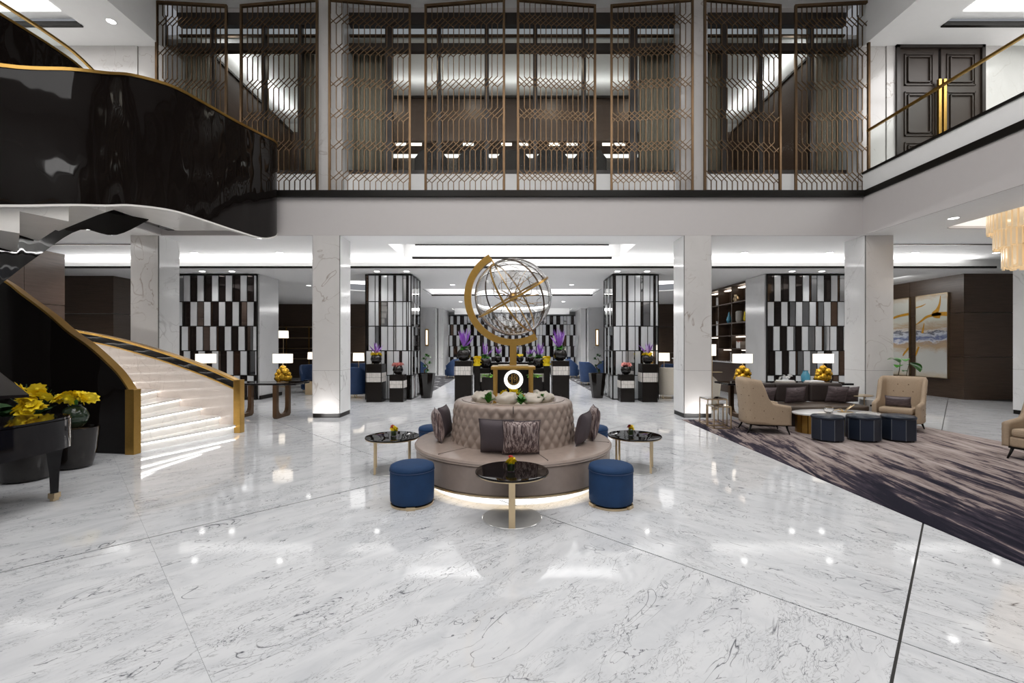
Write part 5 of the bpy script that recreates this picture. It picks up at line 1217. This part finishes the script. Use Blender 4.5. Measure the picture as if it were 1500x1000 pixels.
deco(16.7, SZ[3], [(.05, 0), (.10, .1), (.04, .3), (.02, .42)], m_tblue, 'slim blue bottle vase on the fourth shelf of the bookcase'); deco(15.95, SZ[3], [(.08, 0), (.12, .06), (.12, .36), (.08, .4)], m_book[4], 'ribbed grey jar on the fourth shelf of the bookcase'); deco(16.15, SZ[4], [(.07, 0), (.12, .1), (.07, .2), (.09, .25)], m_goldl, 'brass pot on the top shelf of the bookcase'); deco(15.55, SZ[3], [(.03, 0), (.06, .08), (.03, .34)], m_yellow, 'yellow vase on the fourth shelf of the bookcase'); deco(16.55, SZ[0], [(.03, 0), (.06, .02), (.02, .03), (.015, .3), (.05, .32)], m_white, 'small white stand on the worktop of the bookcase', 'ornament', 'ornament')
# ================================================================ CHANDELIERS
def chand(name, loc, tiers, lb, mat, sq=False):
    r = thing(name, lb, 'chandelier', loc); obj('ceiling_plate', MB().lathe([(tiers[0][0]*.9, -.04), (tiers[0][0]*.9, 0)], 32), m_goldl, r)
    for R, z0, z1, n in tiers:
        b = MB()
        for ring_ in (1.0, .86):
            for i in range(n):
                a = 2*pi*(i+(.5 if ring_ < 1 else 0))/n; x, y = R*ring_*cos(a), R*ring_*sin(a); w2 = R*pi/n*.8; zj = .02*sin(i*2.3)
                b.boxm(Matrix.Translation((x, y, (z0+z1)/2+zj)) @ Matrix.Rotation(a, 4, 'Z'), .03, 2*w2*.8, z1-z0)
        obj('crystal_tier', b, mat, r, kind='stuff'); obj('tier_ring', MB().lathe([(R*.83, z1-.02), (R*1.02, z1-.02), (R*1.02, z1), (R*.83, z1)], 32), m_goldl, r)
    obj('inner_lamp', MB().cyl((0, 0, tiers[-1][1]+.2), tiers[-1][0]*.4, -tiers[-1][1]-.3, 12), m_shade, r)
chand('crystal_chandelier', (10.35, 8.7, 4.58), [(.75, -.62, -.22, 54), (.66, -.95, -.55, 48), (.54, -1.34, -.92, 40)], 'tiered warm crystal chandelier at the right edge, below the gallery', m_crys)
chand('atrium_chandelier', (0, 2.4, 9.9), [(1.5, -1.4, -.9, 60), (1.2, -2.0, -1.4, 50), (.85, -2.6, -2.0, 40)], 'great tiered crystal chandelier hanging in the atrium above the viewer', m_crys)
# ================================================================ PIANO AND POTS (left edge)
pn = thing('grand_piano', 'glossy black grand piano, its tail end entering at the left edge', 'piano', (-5.5, 3.6, 0))
def rimpts():
    p = [(.73, -1.6), (.73, -.6), (.73, .3), (.735, .8), (.70, 1.12), (.60, 1.33), (.42, 1.43), (.22, 1.42), (.05, 1.28), (-.05, 1.0), (-.15, .6), (-.38, .2), (-.62, -.2), (-.75, -.7), (-.75, -1.6)]
    return [(a, b2) for a, b2 in crom([(x, y) for x, y in p], 4)] if False else p
def crom2(pts, n=5): return [(p[0], p[1]) for p in crom([(x, y, 0) for x, y in pts], n)]
rp = crom2(rimpts()); obj('rim', MB().strip([(x, y, .565, .87) for x, y in rp+[rp[0]]], .05), m_piano, pn, auto=True, label='curved black lacquered rim')
sc_ = lambda k: [(x*k+(1-k)*0, y*k) for x, y in rp]
obj('case_bottom', MB().prism(list(reversed(sc_(.97))), .57, .60), m_piano, pn); obj('soundboard', MB().prism(list(reversed(sc_(.96))), .70, .72), m_gold, pn); obj('front_lid', MB().prism([(.76, -1.6), (.76, -.35), (-.72, -.35), (-.78, -1.6)], .875, .90), m_piano, pn)
obj('tail_lid', MB().prism(list(reversed([(x*1.02, y*1.01) for x, y in rp if y > .35])), .876, .897), m_piano, pn, auto=True)
obj('key_bed', MB().box(-.76, .76, -2.0, -1.6, .57, .72), m_piano, pn, bevel=.01)
hm = Matrix.Translation((.76, -.1, .90))
A_ = [(-4.77, 4.41, 1.15), (-5.6, 4.72, 1.50), (-5.95, 3.4, 1.58), (-5.1, 3.1, 1.22)]; A_ = [(x+5.5, y-3.6, z) for x, y, z in A_]
obj('raised_lid', MB().add(A_+[(x, y, z+.03) for x, y, z in A_], [(0, 1, 2, 3), (7, 6, 5, 4), (0, 4, 5, 1), (1, 5, 6, 2), (2, 6, 7, 3), (3, 7, 4, 0)]), m_piano, pn, label='raised lid panel above the case'); obj('lid_prop', MB().tube([(.35, .3, .88), (.3, .35, 1.3)], .012, 8), m_goldl, pn)
for x, y in ((.58, 1.20), (.6, -1.5), (-.6, -1.5)):
    lg = obj('leg', MB().lathe([(.045, .09), (.055, .3), (.085, .52), (.10, .565)], 4, (x, y, 0)).lathe([(.045, .085), (.045, .09)], 4, (x, y, 0)), m_piano, pn); obj('caster', MB().box(x-.035, x+.035, y-.035, y+.035, .035, .085).lathe([(.03, -.015), (.03, .015)], 14, (0, 0, 0)).xf(Matrix.Identity(4)) if False else MB().box(x-.035, x+.035, y-.035, y+.035, .03, .085).box(x-.02, x+.02, y-.03, y+.03, 0, .03), m_goldl, lg, label='brass caster')
obj('lid_latch', MB().box(.755, .775, .2, .42, .60, .63), m_cmir, pn)
def pot(loc, R, h, lb):
    r = thing('black_planter', lb, 'planter', loc); obj('body', MB().lathe([(R*.58, 0), (R*.72, .02), (R*.92, h*.45), (R, h*.92), (R, h), (R*.92, h), (R*.88, h*.9)], 36), m_pot, r, auto=True); obj('soil', MB().cyl((0, 0, h*.9), R*.88, .01, 24), m_stem, r)
pot((-6.05, 5.56, 0), .31, .62, 'black tapered planter behind the piano, the larger left one'); pot((-6.0, 6.12, 0), .26, .55, 'black tapered planter against the black balustrade, right of the larger one')
lp = thing('leafy_flower_plant', 'dark leafy plant with tall yellow blooms above the piano', 'plant', (-6.05, 5.56, .565))
m = MB(); [leafset(m, Vector(c_), 16, .24, .16, i, (-.3, .9)) for i, c_ in enumerate(((-.25, -.1, .10), (.0, .1, .16), (-.1, -.15, .2), (-.3, .05, .22), (.12, -.1, .06)))]; obj('leaves', m, m_leafd, lp, kind='stuff')
m = MB()
for i in range(26): a = rg.uniform(-.9, .9); m.tube([(-.05, .12, .15), (-.05+.2*sin(a), .12, .35), (-.05+.42*sin(a), .12, .15+.42*cos(a)+.05)], .005, 4, r2=.002)
obj('fern_fronds', m, m_leafd, lp, kind='stuff')
m = MB(); [blossom(m, (x, y, z), .10, i, 8, 2) for i, (x, y, z) in enumerate(((.02, -.05, .30), (.10, -.12, .27), (.16, .0, .31), (.08, -.14, .37), (.20, -.1, .36), (-.04, -.06, .52), (.04, -.12, .45), (.0, -.1, .56), (.14, -.12, .47), (.22, -.06, .50), (.24, -.1, .56), (.10, -.08, .42), (.28, -.06, .46), (.1, -.15, .32), (-.10, -.08, .48)))]; obj('yellow_blooms', m, m_yellow, lp)
obj('stems', MB().tube([(0, 0, 0), (.05, -.05, .2), (.08, -.06, .35)], .012, 6), m_leaf, lp)
gv = thing('dark_glass_vase', 'round dark green glass vase on the smaller black planter', 'vase', (-5.97, 6.1, .556)); obj('body', MB().lathe([(.07, 0), (.13, .06), (.155, .15), (.12, .25), (.07, .29), (.08, .31)], 28), plain('dark_green_glass', (.02, .035, .02), .06), gv, auto=True)
yb = thing('yellow_bouquet', 'round bunch of yellow flowers in the dark green glass vase', 'flowers', (-5.95, 6.08, .86)); m = MB(); [blossom(m, (.19*cos(a)*q, .12*sin(a)*q, .08+.06*(1-q)), .10, i, 8, 2) for i, (a, q) in enumerate([(k*2*pi/8, 1) for k in range(8)]+[(k*2*pi/4+.3, .45) for k in range(4)])]; obj('petals', m, m_yellow, yb); obj('stems', MB().cyl((0, 0, -.05), .03, .12, 8), m_leaf, yb)
